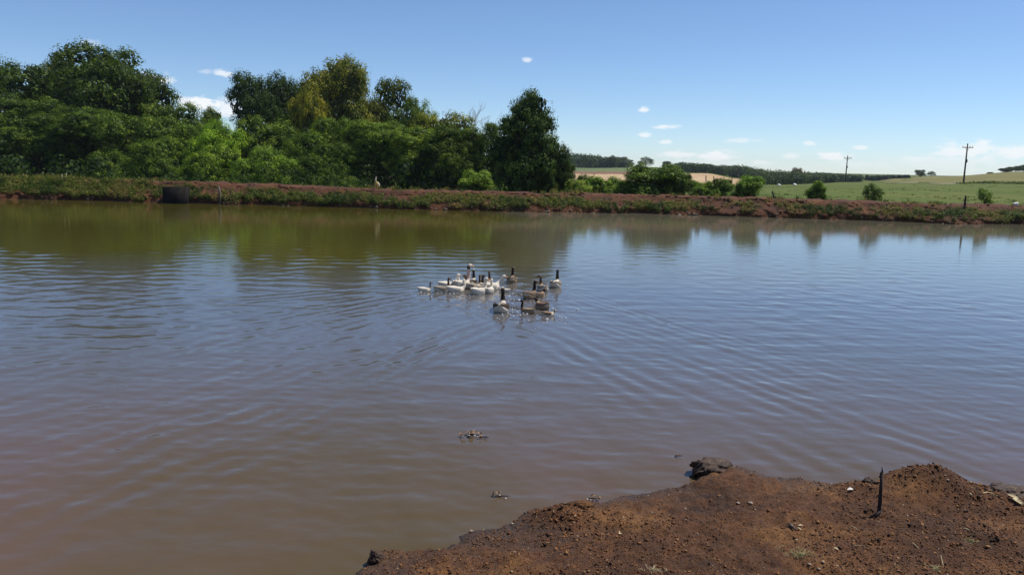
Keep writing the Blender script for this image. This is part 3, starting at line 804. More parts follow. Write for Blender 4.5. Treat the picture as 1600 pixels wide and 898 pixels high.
# weeds and grass on the pond side of the bank
def build_weeds():
    rng = np.random.default_rng(41)
    m = 13000; X = rng.uniform(-36, 36, m); t = rng.uniform(.21, .72, m)
    # left part green to the crest, elsewhere a red crest stays bare
    xl = at_y(230, 290, 46).x
    top = np.where(X < xl, .72, .57 + .05 * NB(X * .5, X * 0 + 3))
    dens = .70 + 1.9 * NB.fbm(X * .45 + 4, t * 3, 3) + np.where(X < xl, .3, 0)
    dens += .35 * np.exp(-((X - at_y(1560, 340, 42).x) / 2.6) ** 2)
    k = (t < top + rng.normal(0, .03, m)) & (rng.random(m) < dens) & (t > .27 + .1 * NB(X * .8, X * 0 + 11))
    X, t = X[k], t[k]; Y, Z = bank_surface(X, t); nc = len(X); per = 28
    o = unit(rng.normal(size=(nc, per, 3))); r = rng.uniform(.10, .26, nc)
    P = np.stack([X, Y - .03, Z + .06], -1)[:, None] + o * rng.random((nc, per, 1)) ** .5 * r[:, None, None]
    Nn = unit(o * .5 + np.array([0, -.35, .55]) + rng.normal(0, .4, o.shape))
    cb = rng.random(nc); pal = np.array([(.045, .075, .012), (.085, .115, .02), (.13, .15, .03), (.17, .15, .045)])
    hue = np.clip(NB.fbm(X * .7, X * 0 + 21, 3) + .5 + .3 * (cb - .5), 0, .999)
    col = pal[(hue ** 1.15 * 4).astype(int)]; col = np.repeat(col, per, 0)
    val = np.clip(.4 * cb[:, None] + .6 * rng.random((nc, per)), 0, 1).ravel()
    n = nc * per; Ls = rng.uniform(.04, .11, n)
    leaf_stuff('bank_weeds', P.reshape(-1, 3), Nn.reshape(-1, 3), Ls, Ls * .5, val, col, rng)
    # upright grass blades on the crest and behind it
    nt = 900; X = np.concatenate([rng.uniform(-34, 34, nt), rng.uniform(-34, at_y(110, 290, 48).x, 420)]); nt = len(X)
    t = rng.uniform(.7, .93, nt); keep = rng.random(nt) < .35 + 1.5 * NB.fbm(X * .4, X * 0 + 31, 3) + np.where(X < xl, .5, 0)
    X, t = X[keep], t[keep]; Y, Z = bank_surface(X, t); nt = len(X); nb = 12
    bx = X[:, None] + rng.normal(0, .08, (nt, nb)); by = Y[:, None] + rng.normal(0, .08, (nt, nb))
    hh = (rng.uniform(.08, .3, (nt, 1)) * np.where(X < at_y(110, 290, 48).x, 1.35, 1)[:, None]) * rng.uniform(.5, 1.1, (nt, nb))
    lx = rng.normal(0, .35, (nt, nb)) * hh; ly = rng.normal(0, .3, (nt, nb)) * hh; wd = rng.uniform(.008, .02, (nt, nb))
    b0 = np.stack([bx - wd, by, np.repeat(Z[:, None] - .02, nb, 1)], -1); b1 = b0 + np.stack([2 * wd, wd * 0, wd * 0], -1)
    m0 = b0 + np.stack([lx * .4 + wd * .2, ly * .4, hh * .6], -1); m1 = b1 + np.stack([lx * .4 - wd * .2, ly * .4, hh * .6], -1)
    tp = (b0 + b1) / 2 + np.stack([lx, ly, hh], -1)
    V = np.stack([b0, b1, m1, m0, m0, m1, tp + np.array([.002, 0, 0]), tp], 2).reshape(-1, 3)
    F = np.arange(len(V)).reshape(-1, 4); pal = np.array([(.11, .14, .04), (.2, .19, .08), (.33, .27, .13)])
    ci = np.repeat(rng.integers(0, 3, nt), nb * 2)
    o = obj('bank_grass', mesh_np('bank_grass', V, F, False, {'leaf': ('FACE', rng.random(len(F))), 'col': ('FACE', pal[ci])}), M_WEED)
    tag(o, kind='stuff')
    # pale stones and dried foam along the water line
    n = 420; X = rng.uniform(-34, 34, n); keep = rng.random(n) < .35 + 1.4 * NB.fbm(X * .6, X * 0 + 51, 3); X = X[keep]
    parts = []
    V0, F0 = rock_mesh(rng, 0)
    for x in X:
        y, z = bank_surface(np.array([x]), np.array([rng.uniform(.2, .25)])); s = .02 * math.exp(rng.normal(0, .5))
        parts.append((V0 * rng.uniform(.6, 1.3, V0.shape) * np.array([1.6, 1, .8]) * s + np.array([x, y[0] - .02, z[0] + s * .4]), F0))
    V, F = join(parts); tag(obj('shore_pebbles', mesh_np('shore_pebbles', V, F), M_PEBBLE), kind='stuff')
    # clods lying on the bank
    parts = []
    for x in rng.uniform(-34, 34, 900):
        y, z = bank_surface(np.array([x]), np.array([rng.uniform(.3, .74)])); s = .05 * math.exp(rng.normal(0, .45))
        parts.append((V0 * rng.uniform(.6, 1.3, V0.shape) * np.array([1.3, 1, .8]) * s + np.array([x, y[0], z[0]]), F0))
    V, F = join(parts); tag(obj('bank_clods', mesh_np('bank_clods', V, F), M_BANK), kind='stuff')
build_weeds()

# tussocks and weeds in the pasture
def build_tussocks():
    rng = np.random.default_rng(51); m = 1500
    xp = rng.uniform(1060, 1640, m); Y = np.exp(rng.uniform(math.log(52), math.log(215), m)); X = (xp - 804.7) / FPX * Y
    k = rng.random(m) < .25 + .9 * NZ.fbm(X * .08, Y * .05, 3); X, Y = X[k], Y[k]
    # dark weed band in front of the dry hillside
    xb = rng.uniform(1495, 1680, 260); Yb = np.interp(xb, [1495, 1600, 1700], [176, 163, 160]) + rng.normal(0, 2.5, 260)
    X = np.concatenate([X, (xb - 804.7) / FPX * Yb]); Y = np.concatenate([Y, Yb]); n0 = len(X) - 260
    nc = len(X); per = 14; Z = terrain(X, Y); s = np.where(np.arange(nc) < n0, rng.uniform(.08, .3, nc), rng.uniform(.4, .9, nc))
    o = unit(rng.normal(size=(nc, per, 3))); o[:, :, 2] = np.abs(o[:, :, 2]) * .6
    P = np.stack([X, Y, Z], -1)[:, None] + o * rng.random((nc, per, 1)) ** .5 * s[:, None, None] * np.array([1.5, 1.5, 1])
    Nn = unit(o + np.array([0, 0, .5]) + rng.normal(0, .4, o.shape)); n = nc * per
    cb = rng.random((nc, 1)); col = np.repeat(np.array([(.05, .085, .022)]) * (1 - cb) + np.array([(.13, .16, .05)]) * cb, per, 0)
    Ls = np.repeat(s, per) * .5
    leaf_stuff('pasture_weeds', P.reshape(-1, 3), Nn.reshape(-1, 3), Ls, Ls * .5, rng.random(n), col, rng)
build_tussocks()

# ------------------------------------------------------------------ far woods
def far_wood(name, seed, n, xr, tops, Yr, wscale, cols, leafs=.75, per=150):
    rng = np.random.default_rng(seed); Ps, Ns, Vs, Cs = [], [], [], []
    for i in range(n):
        x = rng.uniform(*xr); Y = rng.uniform(*Yr); X = (x - 804.7) / FPX * Y
        yt = np.interp(x, [t[0] for t in tops], [t[1] for t in tops]) + abs(rng.normal(0, 1.8))
        zt = at_y(x, yt, Y).z; z0 = ground_z(X, Y); h = max(zt - z0, 2.0); w = h * rng.uniform(.5, .8) * wscale
        d = unit(rng.normal(size=(per, 3))); d[:, 2] = np.abs(d[:, 2]) * 1.4 - .4
        q = rng.random((per, 1)) ** .3
        lump = 1 + .18 * np.sin(d[:, :1] * 7 + i) * np.cos(d[:, 1:2] * 6 + 2 * i)
        P = np.array([X, Y, z0 + h * .45]) + d * q * lump * np.array([w, w, h * .52])
        low = rng.random(per) < .25; P[low, 2] = z0 + rng.random(low.sum()) * h * .35
        Ps.append(P); Ns.append(unit(d + np.array([0, 0, .4]) + rng.normal(0, .4, d.shape)))
        c = np.array(cols[rng.integers(0, len(cols))]); Cs.append(np.repeat(c[None], per, 0)); Vs.append(np.clip(.4 * rng.random() + .6 * rng.random(per), 0, 1))
    P = np.concatenate(Ps); Ls = leafs * rng.uniform(.7, 1.4, len(P))
    return leaf_stuff(name, P, np.concatenate(Ns), Ls, Ls * .7, np.concatenate(Vs), np.concatenate(Cs), rng)
FD = [(.034, .058, .024), (.042, .068, .028), (.05, .078, .032)]
far_wood('hill_wood', 61, 130, (868, 978), [(868, 234), (890, 237), (915, 239.5), (940, 243), (960, 246.5), (980, 248)], (462, 520), 1.0, FD, .95)
far_wood('field_wood', 62, 150, (1048, 1176), [(1048, 256), (1062, 252), (1090, 254), (1120, 257), (1145, 257), (1165, 258), (1176, 263)], (338, 400), .9, FD, .75)
far_wood('valley_wood', 63, 170, (1165, 1300), [(1165, 261), (1185, 262), (1200, 265), (1215, 264), (1240, 266), (1265, 270), (1300, 271)], (265, 330), .8, [(.04, .066, .026), (.05, .08, .028), (.06, .085, .035)], .6)
far_wood('distant_wood', 64, 150, (1255, 1414), [(1255, 268), (1290, 269), (1330, 272), (1370, 274), (1400, 273), (1414, 275)], (372, 440), .8, [(.03, .05, .024), (.038, .06, .03)], .85, 120)
FT = 'separate trees on the far skyline'
def FTREE(label, x, yt, w, Y, v, col, z0=None): plant('tree', label, 'tree', x, yt, w, Y, v, col, FT, z0)
FTREE('round dark tree closing the right end of the hill wood', 957, 243, 17, 460, 'dome_b', (.038, .062, .03))
FTREE('pale grey-green far tree left of the skyline gap above the green field', 972, 245, 20, 470, 'broad_c', (.055, .075, .045))
FTREE('small far tree right of the pale grey-green one', 985, 250, 11, 470, 'broad_a', (.05, .07, .04))
FTREE('flat-topped far tree just above the big round shrub', 1010, 245, 24, 470, 'feather', (.045, .065, .036))
FTREE('far tree right above the big round shrub, standing alone', 1042, 252, 13, 420, 'dome_a', (.04, .06, .032))
FTREE('reddish brown tinged tree top in the valley wood', 1246, 262, 17, 300, 'broad_c', (.085, .075, .045))
FTREE('reddish bare-looking tree beside the brown tinged one', 1258, 267, 12, 300, 'feather', (.12, .08, .055))
FTREE('dark far tree, larger of the pair on the dry ridge', 1439, 265.5, 16, 290, 'broad_b', (.03, .05, .026))
FTREE('smaller far tree, right one of the pair on the dry ridge', 1456, 267.5, 13, 292, 'feather', (.032, .052, .026))
FTREE('tiny far tree between the power pole and the right edge grove', 1547, 269, 9, 285, 'shrub_a', (.035, .055, .028))
for i, (x, yt, w, lb) in enumerate([(1572, 263, 20, 'leftmost dark tree of the grove at the right skyline edge'), (1588, 259.5, 24, 'middle dark tree of the grove at the right skyline edge'), (1606, 257, 28, 'rightmost tree of the grove, cut by the right picture edge')]):
    FTREE(lb, x, yt, w, 285 + 3 * i, ('dome_a', 'broad_a', 'dome_b')[i], (.032, .055, .026))

# ------------------------------------------------------------------ power poles, posts, box
def power_pole(label, xb, yb, xt, yt, Y, seed):
    b = at_y(xb, yb, Y); t = at_y(xt, yt, Y); gz = ground_z(b.x, Y); H = t.z - gz
    root = empty('power_pole', (b.x, Y, gz)); tag(root, label, 'power pole', 'power poles across the pasture')
    dx = (t.x - b.x) * .25
    p = obj('pole', mesh_np('pole', *tube([(0, 0, -.4), (dx * .5, 0, H * .5), (dx, 0, H)], [.19, .16, .12], 10), True), M_DARKWOOD, root)
    zc = H - .8
    obj('crossarm', mesh_np('crossarm', *box(dx - 1.15, dx + 1.15, -.26, -.13, zc - .09, zc + .07)), M_DARKWOOD, root)
    for k in (-1.05, .45, 1.05):
        V, F = join([tube([(dx + k, -.195, zc + .07), (dx + k, -.195, zc + .22)], [.02, .02], 6), tube([(dx + k, -.195, zc + .2), (dx + k, -.195, zc + .27), (dx + k, -.195, zc + .36)], [.06, .075, .03], 8)])
        obj('insulator', mesh_np('insulator', V, F, True), M_DARKWOOD, root)
    V, F = join([tube([(dx - .06 + s * .5, -.16, zc - .05), (dx - .06 + s * .06, -.16, zc - .75)], [.025, .025], 5) for s in (-1, 1)])
    obj('brace', mesh_np('brace', V, F, True), M_DARKWOOD, root)
    obj('bracket', mesh_np('bracket', *tube([(dx * .6 + .14, -.1, H * .53), (dx * .6 + .2, -.12, H * .56), (dx * .6 + .14, -.1, H * .62)], [.09, .12, .07], 8), True), M_DARKWOOD, root)
power_pole('taller nearer power pole with a crossarm on the right', 1505, 289.5, 1512, 224.5, 172, 1)
power_pole('smaller farther power pole beside the distant wood', 1320.5, 285, 1326, 243, 238, 2)

def post(label, xb, yb, xt, yt, Y, r, mat, group=None, name='wooden_post', bury=.3):
    b = at_y(xb, yb, Y); t = at_y(xt, yt, Y); rng = np.random.default_rng(int(xb))
    pts = [(0, 0, -bury)] + [((t.x - b.x) * f + rng.normal(0, r * .15), 0, (t.z - b.z) * f) for f in (0, .33, .66, 1)]
    o = obj(name, mesh_np(name, *tube(pts, [r * 1.1, r * 1.1, r, r * .95, r * .75], 8, rng, .12), True), mat)
    o.location = b; tag(o, label, 'post', group); return o
FP = 'fence posts at the stubble field'
for x, yb, yt, lb in [(1103, 283.5, 274, 'first far fence post from the left at the tan field'), (1115, 284.5, 275.2, 'second far fence post from the left at the tan field'), (1131, 285, 277, 'third far fence post from the left at the tan field'), (1143.5, 286, 277.6, 'rightmost far fence post at the tan field')]:
    b = at_y(x, yb, 235); post(lb, x, yb, x + .3, yt, 235, .14, M_DARKWOOD, FP, bury=2.0)
post('pale weathered post standing at the water beside the black box', 344, 320, 342.5, 291, float(bank_y(np.array([-16.]))[0]) - .05, .07, M_WOOD)
post('leaning dark stake on the bank left of the small round shrub', 1210, 311, 1207, 298, 48, .045, M_DARKWOOD)
post('short dark post on the crest of the bank near the sparse sapling', 1507.5, 319, 1509, 305.5, 45.6, .055, M_DARKWOOD)
post('first of two pale sticks poking from the bank grass at left', 96, 284, 97, 272, 47.5, .022, M_STRAW)
post('second of two pale sticks poking from the bank grass at left', 102, 284, 104, 270.5, 47.6, .022, M_STRAW)

def sluice_box():
    l = on_z(252, 317.3); r = on_z(292, 318.3); w = (r - l).length; Y = min(l.y, r.y) - .25
    top = at_y(272, 292.5, Y).z; c = (l.x + r.x) / 2 * Y / l.y
    root = empty('sluice_box', (c, Y, -.5), math.radians(1.0)); tag(root, 'black square concrete sluice box at the water line of the far bank', 'sluice box')
    H = top + .5; t = .12; dpt = .75; w *= .86
    def wall(x0, x1, y0, y1, n='wall'): obj(n, mesh_np(n, *box(x0, x1, y0, y1, 0, H)), M_CONCRETE, root)
    wall(-w / 2, w / 2, 0, t, 'front_wall'); wall(-w / 2, w / 2, dpt - t, dpt, 'back_wall')
    wall(-w / 2 + .003, -w / 2 + t, t, dpt - t, 'side_wall'); wall(w / 2 - t, w / 2 - .003, t, dpt - t, 'side_wall')
sluice_box()

# white plant litter on the right end of the bank, pale stones in the pasture
def loose(name, label, cat, loc, scale, mat, seed, group=None, sub=1, jit=.25):
    rng = np.random.default_rng(seed); V, F = rock_mesh(rng, sub)
    V = V * (1 + rng.uniform(-jit, jit, (len(V), 1))) * np.array(scale)
    o = obj(name, mesh_np(name, V, F, False), mat); o.location = loc; tag(o, label, cat, group); return o
for i, (x, y, lb) in enumerate([(1216.5, 290.5, 'left one of two white stones at the edge of the far pasture'), (1241.5, 288.6, 'right one of two white stones at the edge of the far pasture')]):
    Y = 185; p = at_y(x, y, Y); loose('white_stone', lb, 'stone', (p.x, Y, ground_z(p.x, Y) + .12), (.5, .4, .32), M_FOAM, 70 + i, 'pale stones in the pasture')
p = at_y(1561, 313, 49); loose('white_scrap', 'crumpled white scrap on the bank at the right edge', 'litter', (p.x, 47.3, float(bank_surface(np.array([p.x]), np.array([.82]))[1][0]) + .08), (.16, .1, .12), M_FOAM, 75, None, 1, .45)

# ------------------------------------------------------------------ birds
def feather_material():
    m = Mat('plumage'); n = m.noise(38, 4, .6); c = m.attr('col', 'Color')
    m.color(m.mix(1.0, c, m.ramp(n, [(.3, (.8, .79, .77)), (.65, (1.06, 1.05, 1.04))]), 'MULTIPLY')).set(Roughness=.75)
    m.b.inputs['Specular IOR Level'].default_value = .2; m.bump(n, .25, .01); return m.m
M_FEATHER = feather_material()
M_BILL = simple('orange_bill', (.5, .18, .03), (.62, .27, .06), 60, .5, .1, .003)
M_DARKBILL = simple('dark_bill', (.03, .025, .02), (.07, .05, .04), 60, .5, .1, .003)
M_EYE = simple('bird_eye', (.006, .005, .005), (.015, .012, .01), 60, .2, .0, .001)

def spline(P, n):
    P = np.asarray(P, float); k = len(P); t = np.linspace(0, k - 1, n); i = np.clip(t.astype(int), 0, k - 2); f = (t - i)[:, None]
    a = P[np.clip(i - 1, 0, k - 1)]; b = P[i]; c = P[i + 1]; d = P[np.clip(i + 2, 0, k - 1)]
    return .5 * (2 * b + (c - a) * f + (2 * a - 5 * b + 4 * c - d) * f ** 2 + (3 * b - 3 * c + d - a) * f ** 3)

WHITE = np.array([.66, .60, .50]); CREAM = np.array([.66, .58, .45]); BROWN = np.array([.17, .115, .075]); GREYB = np.array([.25, .215, .175]); DARKN = np.array([.03, .02, .014]); TAN = np.array([.36, .25, .155]); PINK = np.array([.62, .46, .38]); GREYN = np.array([.2, .19, .19]); YEL = np.array([.62, .46, .16])
SCHEME = {  # back, flank, tail, breast, neck, nape, head, wing, bill
    'white': (WHITE, WHITE, WHITE, WHITE, WHITE, WHITE, WHITE, WHITE, M_BILL),
    'pied': (WHITE, WHITE, WHITE, WHITE, WHITE, DARKN, DARKN, GREYB, M_BILL),
    'grey': (GREYB, CREAM, WHITE, TAN, CREAM, BROWN * .55, BROWN * .7, GREYB, M_DARKBILL),
    'brown': (BROWN, TAN, CREAM, TAN, DARKN, DARKN, BROWN, BROWN, M_DARKBILL),
    'palehead': (GREYB, WHITE, WHITE, WHITE, CREAM, DARKN, CREAM, DARKN * 2, M_BILL),
    'darkneck': (CREAM, WHITE, WHITE, CREAM, DARKN, DARKN, DARKN, GREYB, M_DARKBILL),
    'banded': (WHITE, WHITE, WHITE, WHITE, PINK, PINK, WHITE, WHITE, M_BILL),
    'young': (TAN * .9, TAN, CREAM, BROWN, BROWN, DARKN, DARKN, TAN * .8, M_DARKBILL),
    'chick': (TAN, CREAM, CREAM, CREAM, CREAM, TAN, CREAM, BROWN, M_DARKBILL),
    'whitegrey': (WHITE, WHITE, WHITE, WHITE, GREYN, GREYN, GREYN, WHITE, M_DARKBILL),
    'yellow': (YEL, YEL, YEL, YEL, CREAM, CREAM, WHITE, CREAM, M_BILL),
}
def loft(st, seg, colf):
    """st rows: x,y,z,ry,rn ; rings perpendicular to the path"""
    P = st[:, :3]; T = unit(np.gradient(P, axis=0)); V, C = [], []
    for i, (p, t) in enumerate(zip(P, T)):
        side = np.cross(np.array([0, 0, 1.0]), t)
        if np.linalg.norm(side) < .25 or (i and side @ last < 0): side = last - t * (last @ t)
        side = side / np.linalg.norm(side); last = side
        up = np.cross(t, side)
        for k in range(seg):
            a = 2 * math.pi * k / seg; V.append(p + side * math.cos(a) * st[i, 3] + up * math.sin(a) * st[i, 4]); C.append(colf(i / (len(st) - 1), p, math.sin(a)))
    F = []
    n = len(st)
    for i in range(n - 1):
        for k in range(seg): F.append((i * seg + k, i * seg + (k + 1) % seg, (i + 1) * seg + (k + 1) % seg, (i + 1) * seg + k))
    return np.array(V), np.array(F), np.array(C)

NECKS = {  # x, z offsets from the neck base
    'up': [(.03, .07), (.028, .15), (.02, .22), (.03, .262), (.058, .282), (.095, .275)],
    'tall': [(.03, .08), (.03, .19), (.025, .29), (.035, .345), (.062, .365), (.10, .36)],
    'curve': [(.05, .05), (.055, .11), (.03, .17), (.03, .205), (.058, .225), (.095, .215)],
    'forward': [(.06, .05), (.10, .10), (.125, .15), (.145, .185), (.175, .20), (.212, .19)],
    'low': [(.03, .03), (.04, .06), (.05, .085), (.065, .10), (.09, .108), (.12, .10)],
}
def bird(name, label, cat, pos, heading, s, scheme, pose, turn=0.0, tilt=0.0, group='geese swimming on the pond', upright=False, bands=None):
    back, flank, tailc, breast, neckc, nape, headc, wingc, billm = SCHEME[scheme]
    s *= .94; root = empty(name, pos, math.radians(heading), (s, s, s)); tag(root, label, cat, group)
    tl = math.radians(turn)
    body = [(-.33, 0, .19, .012, .010), (-.285, 0, .165, .055, .03), (-.215, 0, .115, .112, .085), (-.11, 0, .07, .15, .125), (.02, 0, .05, .158, .132), (.12, 0, .058, .143, .126), (.195, 0, .085, .105, .105), (.245, 0, .135, .064, .068)]
    nb = len(body); bx, bz = .245, .135
    rad = [.052, .044, .039, .042, .046, .030]
    neck = []
    for j, ((ox, oz), r) in enumerate(zip(NECKS[pose], rad)):
        a = tl * min(1, (j + .5) / 3.0); dx = ox
        neck.append((bx + dx * math.cos(a), dx * math.sin(a) * 1.0, bz + oz, r * .92, r))
    allst = np.array(body + neck, float); nr = 34
    st = spline(allst, nr); st[:, 3:] = np.maximum(st[:, 3:], .006)
    cut = (nb - 1) / (len(allst) - 1)
    def colf(f, p, sn):
        if f < .11: return tailc
        if f < cut - .07:
            return back if sn > .35 else flank
        if f < cut + .04: return breast
        g = (f - cut) / (1 - cut)
        if bands is not None and bands[0] < g < bands[1]: return DARKN
        if g > .74: return headc
        # rear side of the neck (towards +sin, which faces back on a rising neck)
        return nape if sn > -.15 else neckc
    V, F, C = loft(st, 14, colf)
    if upright:       # standing or sitting with the body reared up
        a = math.radians(48); c_, s_ = math.cos(a), math.sin(a)
        w = np.clip(1 - (V[:, 2] - .2) / .25, 0, 1)
        x, z = V[:, 0].copy(), V[:, 2].copy()
        V[:, 0] = x * c_ - z * s_ * .4; V[:, 2] = x * s_ * .9 + z * .92 + .20
    obj('body', mesh_np('bird_body', V, F, True, {'col': ('POINT', C)}), M_FEATHER, root)
    def up(p):
        p = np.asarray(p, float)
        if upright:
            q = p.copy(); q[..., 0] = p[..., 0] * c_ - p[..., 2] * s_ * .4; q[..., 2] = p[..., 0] * s_ * .9 + p[..., 2] * .92 + .20; return q
        return p
    for sd in (-1, 1):
        ws = spline([(.15, sd * .098, .11, .01, .02), (.09, sd * .128, .105, .026, .07), (-.03, sd * .135, .105, .03, .088), (-.15, sd * .115, .125, .028, .072), (-.25, sd * .065, .172, .018, .035), (-.325, sd * .02, .205, .006, .008)], 14)
        Vw, Fw, Cw = loft(ws, 8, lambda f, p, sn: wingc if (sn > -.55 or f > .75) else (wingc * .6 + WHITE * .4))
        obj('wing', mesh_np('wing', up(Vw), Fw, True, {'col': ('POINT', Cw)}), M_FEATHER, root)
    h = np.array(neck[-1][:3]); d = unit(h - np.array(neck[-2][:3])); d = unit(d + np.array([0, 0, -.12]))
    sidev = unit(np.cross(np.array([0, 0, 1.0]), d))
    bl = np.array([[*(h - d * .012), .020, .022], [*(h + d * .02), .019, .018], [*(h + d * .045), .016, .011], [*(h + d * .062), .009, .006]])
    Vb, Fb, Cb = loft(bl, 8, lambda f, p, sn: np.array([.5, .25, .1]))
    obj('bill', mesh_np('bill', up(Vb), Fb, True), billm, root)
    hc = np.array(neck[-2][:3])
    for sd in (-1, 1):
        Ve, Fe = rock_mesh(None, 0); obj('eye', mesh_np('eye', up(Ve * .006 + hc + d * .016 + sidev * sd * .034 + np.array([0, 0, .008])), Fe, True), M_EYE, root)
    if upright:
        for sd in (-1, 1):
            obj('leg', mesh_np('leg', *tube([(0, sd * .06, .18), (.01, sd * .06, .08), (.0, sd * .06, 0), (.06, sd * .06, -.005)], [.03, .014, .013, .016], 6), True), M_BILL, root)
    return root

def g(label, x, y, heading, s, scheme, pose, turn=0, bands=None, name='goose', cat='goose'):
    p = on_z(x, y); p.z = -.012 * s
    return bird(name, label, cat, p, heading, s, scheme, pose, turn, bands=bands)
g('small white bird with a thin grey neck, leftmost of the flock', 663, 455, 20, .50, 'whitegrey', 'up')
g('grey-brown goose with a black neck beside the leftmost small bird', 690, 455, 38, .68, 'grey', 'up')
g('white goose behind the black-necked one at the left of the flock', 701, 450, 32, .84, 'white', 'curve')
g('white goose in the front left of the flock, neck curved back', 712, 456, 28, .72, 'white', 'curve', 30)
g('tallest goose with white head and black band on its neck', 721, 449, 60, 1.0, 'banded', 'tall', -55, (.52, .70))
g('brownish goose just right of the tallest goose', 728, 450, 95, .74, 'grey', 'curve', 40)
g('dark-headed goose in the middle of the tight group, farthest back', 737, 445, 80, .78, 'palehead', 'up', 20)
g('grey dark-necked goose between the middle and the front white goose', 741, 451, 50, .70, 'grey', 'up', 20)
g('dark-naped goose right behind the front white goose', 748, 454, 70, .76, 'darkneck', 'up', -20)
g('white goose nearest to the camera in the tight group, tail raised', 748, 459, 50, .78, 'white', 'up', -30)
g('small white goose seen from behind, right of the near white one', 764, 457, 75, .66, 'white', 'up', 0)
g('large white goose stretching its head to the right', 766, 452, 40, .88, 'white', 'forward', -25)
g('dark-headed goose hidden behind the large white one', 763, 447, 85, .74, 'grey', 'up', 15)
g('brown goose with a black neck swimming alone at the back', 800, 441, 88, .80, 'brown', 'up', -20)
g('white-flanked goose with a black neck, rightmost of the flock', 868, 448, 78, .86, 'darkneck', 'up', 0)
g('grey goose with a black neck looking left, next to the rightmost', 848, 454, 100, .76, 'grey', 'up', 70)
g('buff goose with a black neck and pale bill, right of the clear water', 828, 465, 66, .82, 'brown', 'up', -60)
g('dark brown goose half hidden right of the buff goose', 842, 464, 55, .62, 'brown', 'low', -20)
g('brown goose with head down behind the two young birds', 847, 482, 118, .74, 'brown', 'low', 30)
g('brown young bird with a thin dark neck, left of the two near ones', 825, 489, 140, .56, 'young', 'up', 10, name='gosling', cat='gosling')
g('pale brown young bird low on the water, right of the two near ones', 856, 493, 10, .44, 'chick', 'low', 0, name='gosling', cat='gosling')
g('small white chick swimming beyond the nearest goose', 789, 456, 175, .40, 'white', 'low', 0, name='gosling', cat='gosling')
g('nearest goose seen from behind, pale head on a dark neck', 783, 486, 84, .98, 'palehead', 'up', 15)
# pale bird on the crest of the far bank
pb = at_y(580, 294, 46); pz = float(bank_surface(np.array([pb.x]), np.array([.78]))[1][0]); py_ = float(bank_surface(np.array([pb.x]), np.array([.78]))[0][0])
bird('goose', 'pale yellow bird sitting upright on the crest of the far bank', 'goose', (pb.x, py_, pz), 245, 1.0, 'yellow', 'curve', 10, group='birds on land', upright=True)

# splashing drops round the flock, coloured white as painted sun glints
def build_splash():
    rng = np.random.default_rng(91); V0, F0 = rock_mesh(rng, 0); parts = []
    for (x, y, n, sx, sy) in [(783, 487, 46, 26, 9), (665, 456, 16, 16, 3), (700, 457, 26, 26, 3), (750, 461, 22, 28, 3), (822, 467, 34, 20, 4), (845, 487, 34, 30, 7), (868, 448, 10, 14, 2), (800, 442, 10, 12, 2), (800, 459, 18, 18, 4), (860, 500, 22, 34, 8)]:
        for k in range(n):
            p = on_z(x + rng.normal(0, sx), y + rng.normal(0, sy) + 1); s = .0075 * math.exp(rng.normal(0, .4))
            parts.append((V0 * s * np.array([1.5, 1, .8]) + np.array([p.x, p.y, .004 + rng.random() ** 3 * .03]), F0))
    V, F = join(parts)
    m = Mat('glint_drop').set(Roughness=.25); m.b.inputs['Base Color'].default_value = (.75, .75, .74, 1)
    tag(obj('splash_glints', mesh_np('splash_glints', V, F, True), m.m), kind='stuff')
build_splash()

# ------------------------------------------------------------------ small things on the near shore and water
def bent_leaf(L, W_, seed, curl=.25):
    rng = np.random.default_rng(seed); n = 7; V = []
    for i in range(n):
        f = i / (n - 1); w = W_ * math.sin(math.pi * min(max(f, .03), .97)) ** .7
        z = curl * L * math.sin(math.pi * f) * .5
        for k, sgn in enumerate((-1, 0, 1)): V.append(((f - .5) * L, sgn * w * .5, z + (abs(sgn) * w * .25) + rng.normal(0, L * .01)))
    V = np.array(V); Vb = V - np.array([0, 0, .0015])
    F = grid_faces(n, 3); m = len(V)
    Fb = (F + m)[:, ::-1]
    return np.vstack([V, Vb]), np.vstack([F, Fb])
def stick(name, label, cat, a, b, r, mat, seed, lift=.004, group=None, at=None):
    rng = np.random.default_rng(seed); A = on_soil(*a); Bp = on_soil(*b); pts = []
    for f in np.linspace(0, 1, 6):
        p = A.lerp(Bp, f); q = p + Vector((rng.normal(0, r * .4), rng.normal(0, r * .4), 0)); pts.append((q.x - A.x, q.y - A.y, max(soil_z(q.x, q.y), p.z) + lift + r - A.z))
    rr = np.array([.6, 1, 1.05, 1, .9, .5]) * r
    o = obj(name, mesh_np(name, *tube(pts, rr, 7, rng, .15), True), mat); o.location = A; tag(o, label, cat, group); return o

def stake():
    b = on_soil(1374, 800); top = at_y(1378, 729, b.y); rng = np.random.default_rng(6)
    dx = top.x - b.x; H = top.z - b.z
    root = empty('wooden_stake', b); tag(root, 'dark splintered wooden stake stuck upright in the near soil', 'stake')
    pts = [(-.004, 0, -.12), (-.004, 0, 0), (dx * .25, 0, H * .25), (dx * .55, 0, H * .55), (dx * .85, 0, H * .85)]
    obj('shaft', mesh_np('shaft', *tube(pts, [.016, .016, .014, .012, .010], 8, rng, .16), True), M_DARKWOOD, root)
    obj('splinter', mesh_np('splinter', *tube([(dx * .8 + .004, 0, H * .78), (dx * .95 + .005, 0, H * .92), (dx, 0, H)], [.009, .006, .002], 6, rng, .1), True), M_DARKWOOD, root)
    obj('splinter', mesh_np('splinter', *tube([(dx * .8 - .007, .002, H * .78), (dx * .85 - .008, .002, H * .90)], [.006, .002], 5, rng, .1), True), M_DARKWOOD, root)
    obj('root_end', mesh_np('root_end', *tube([(-.002, 0, .02), (-.02, -.02, .008), (-.05, -.05, -.005)], [.014, .012, .005], 6, rng, .2), True), M_DARKWOOD, root)
stake()

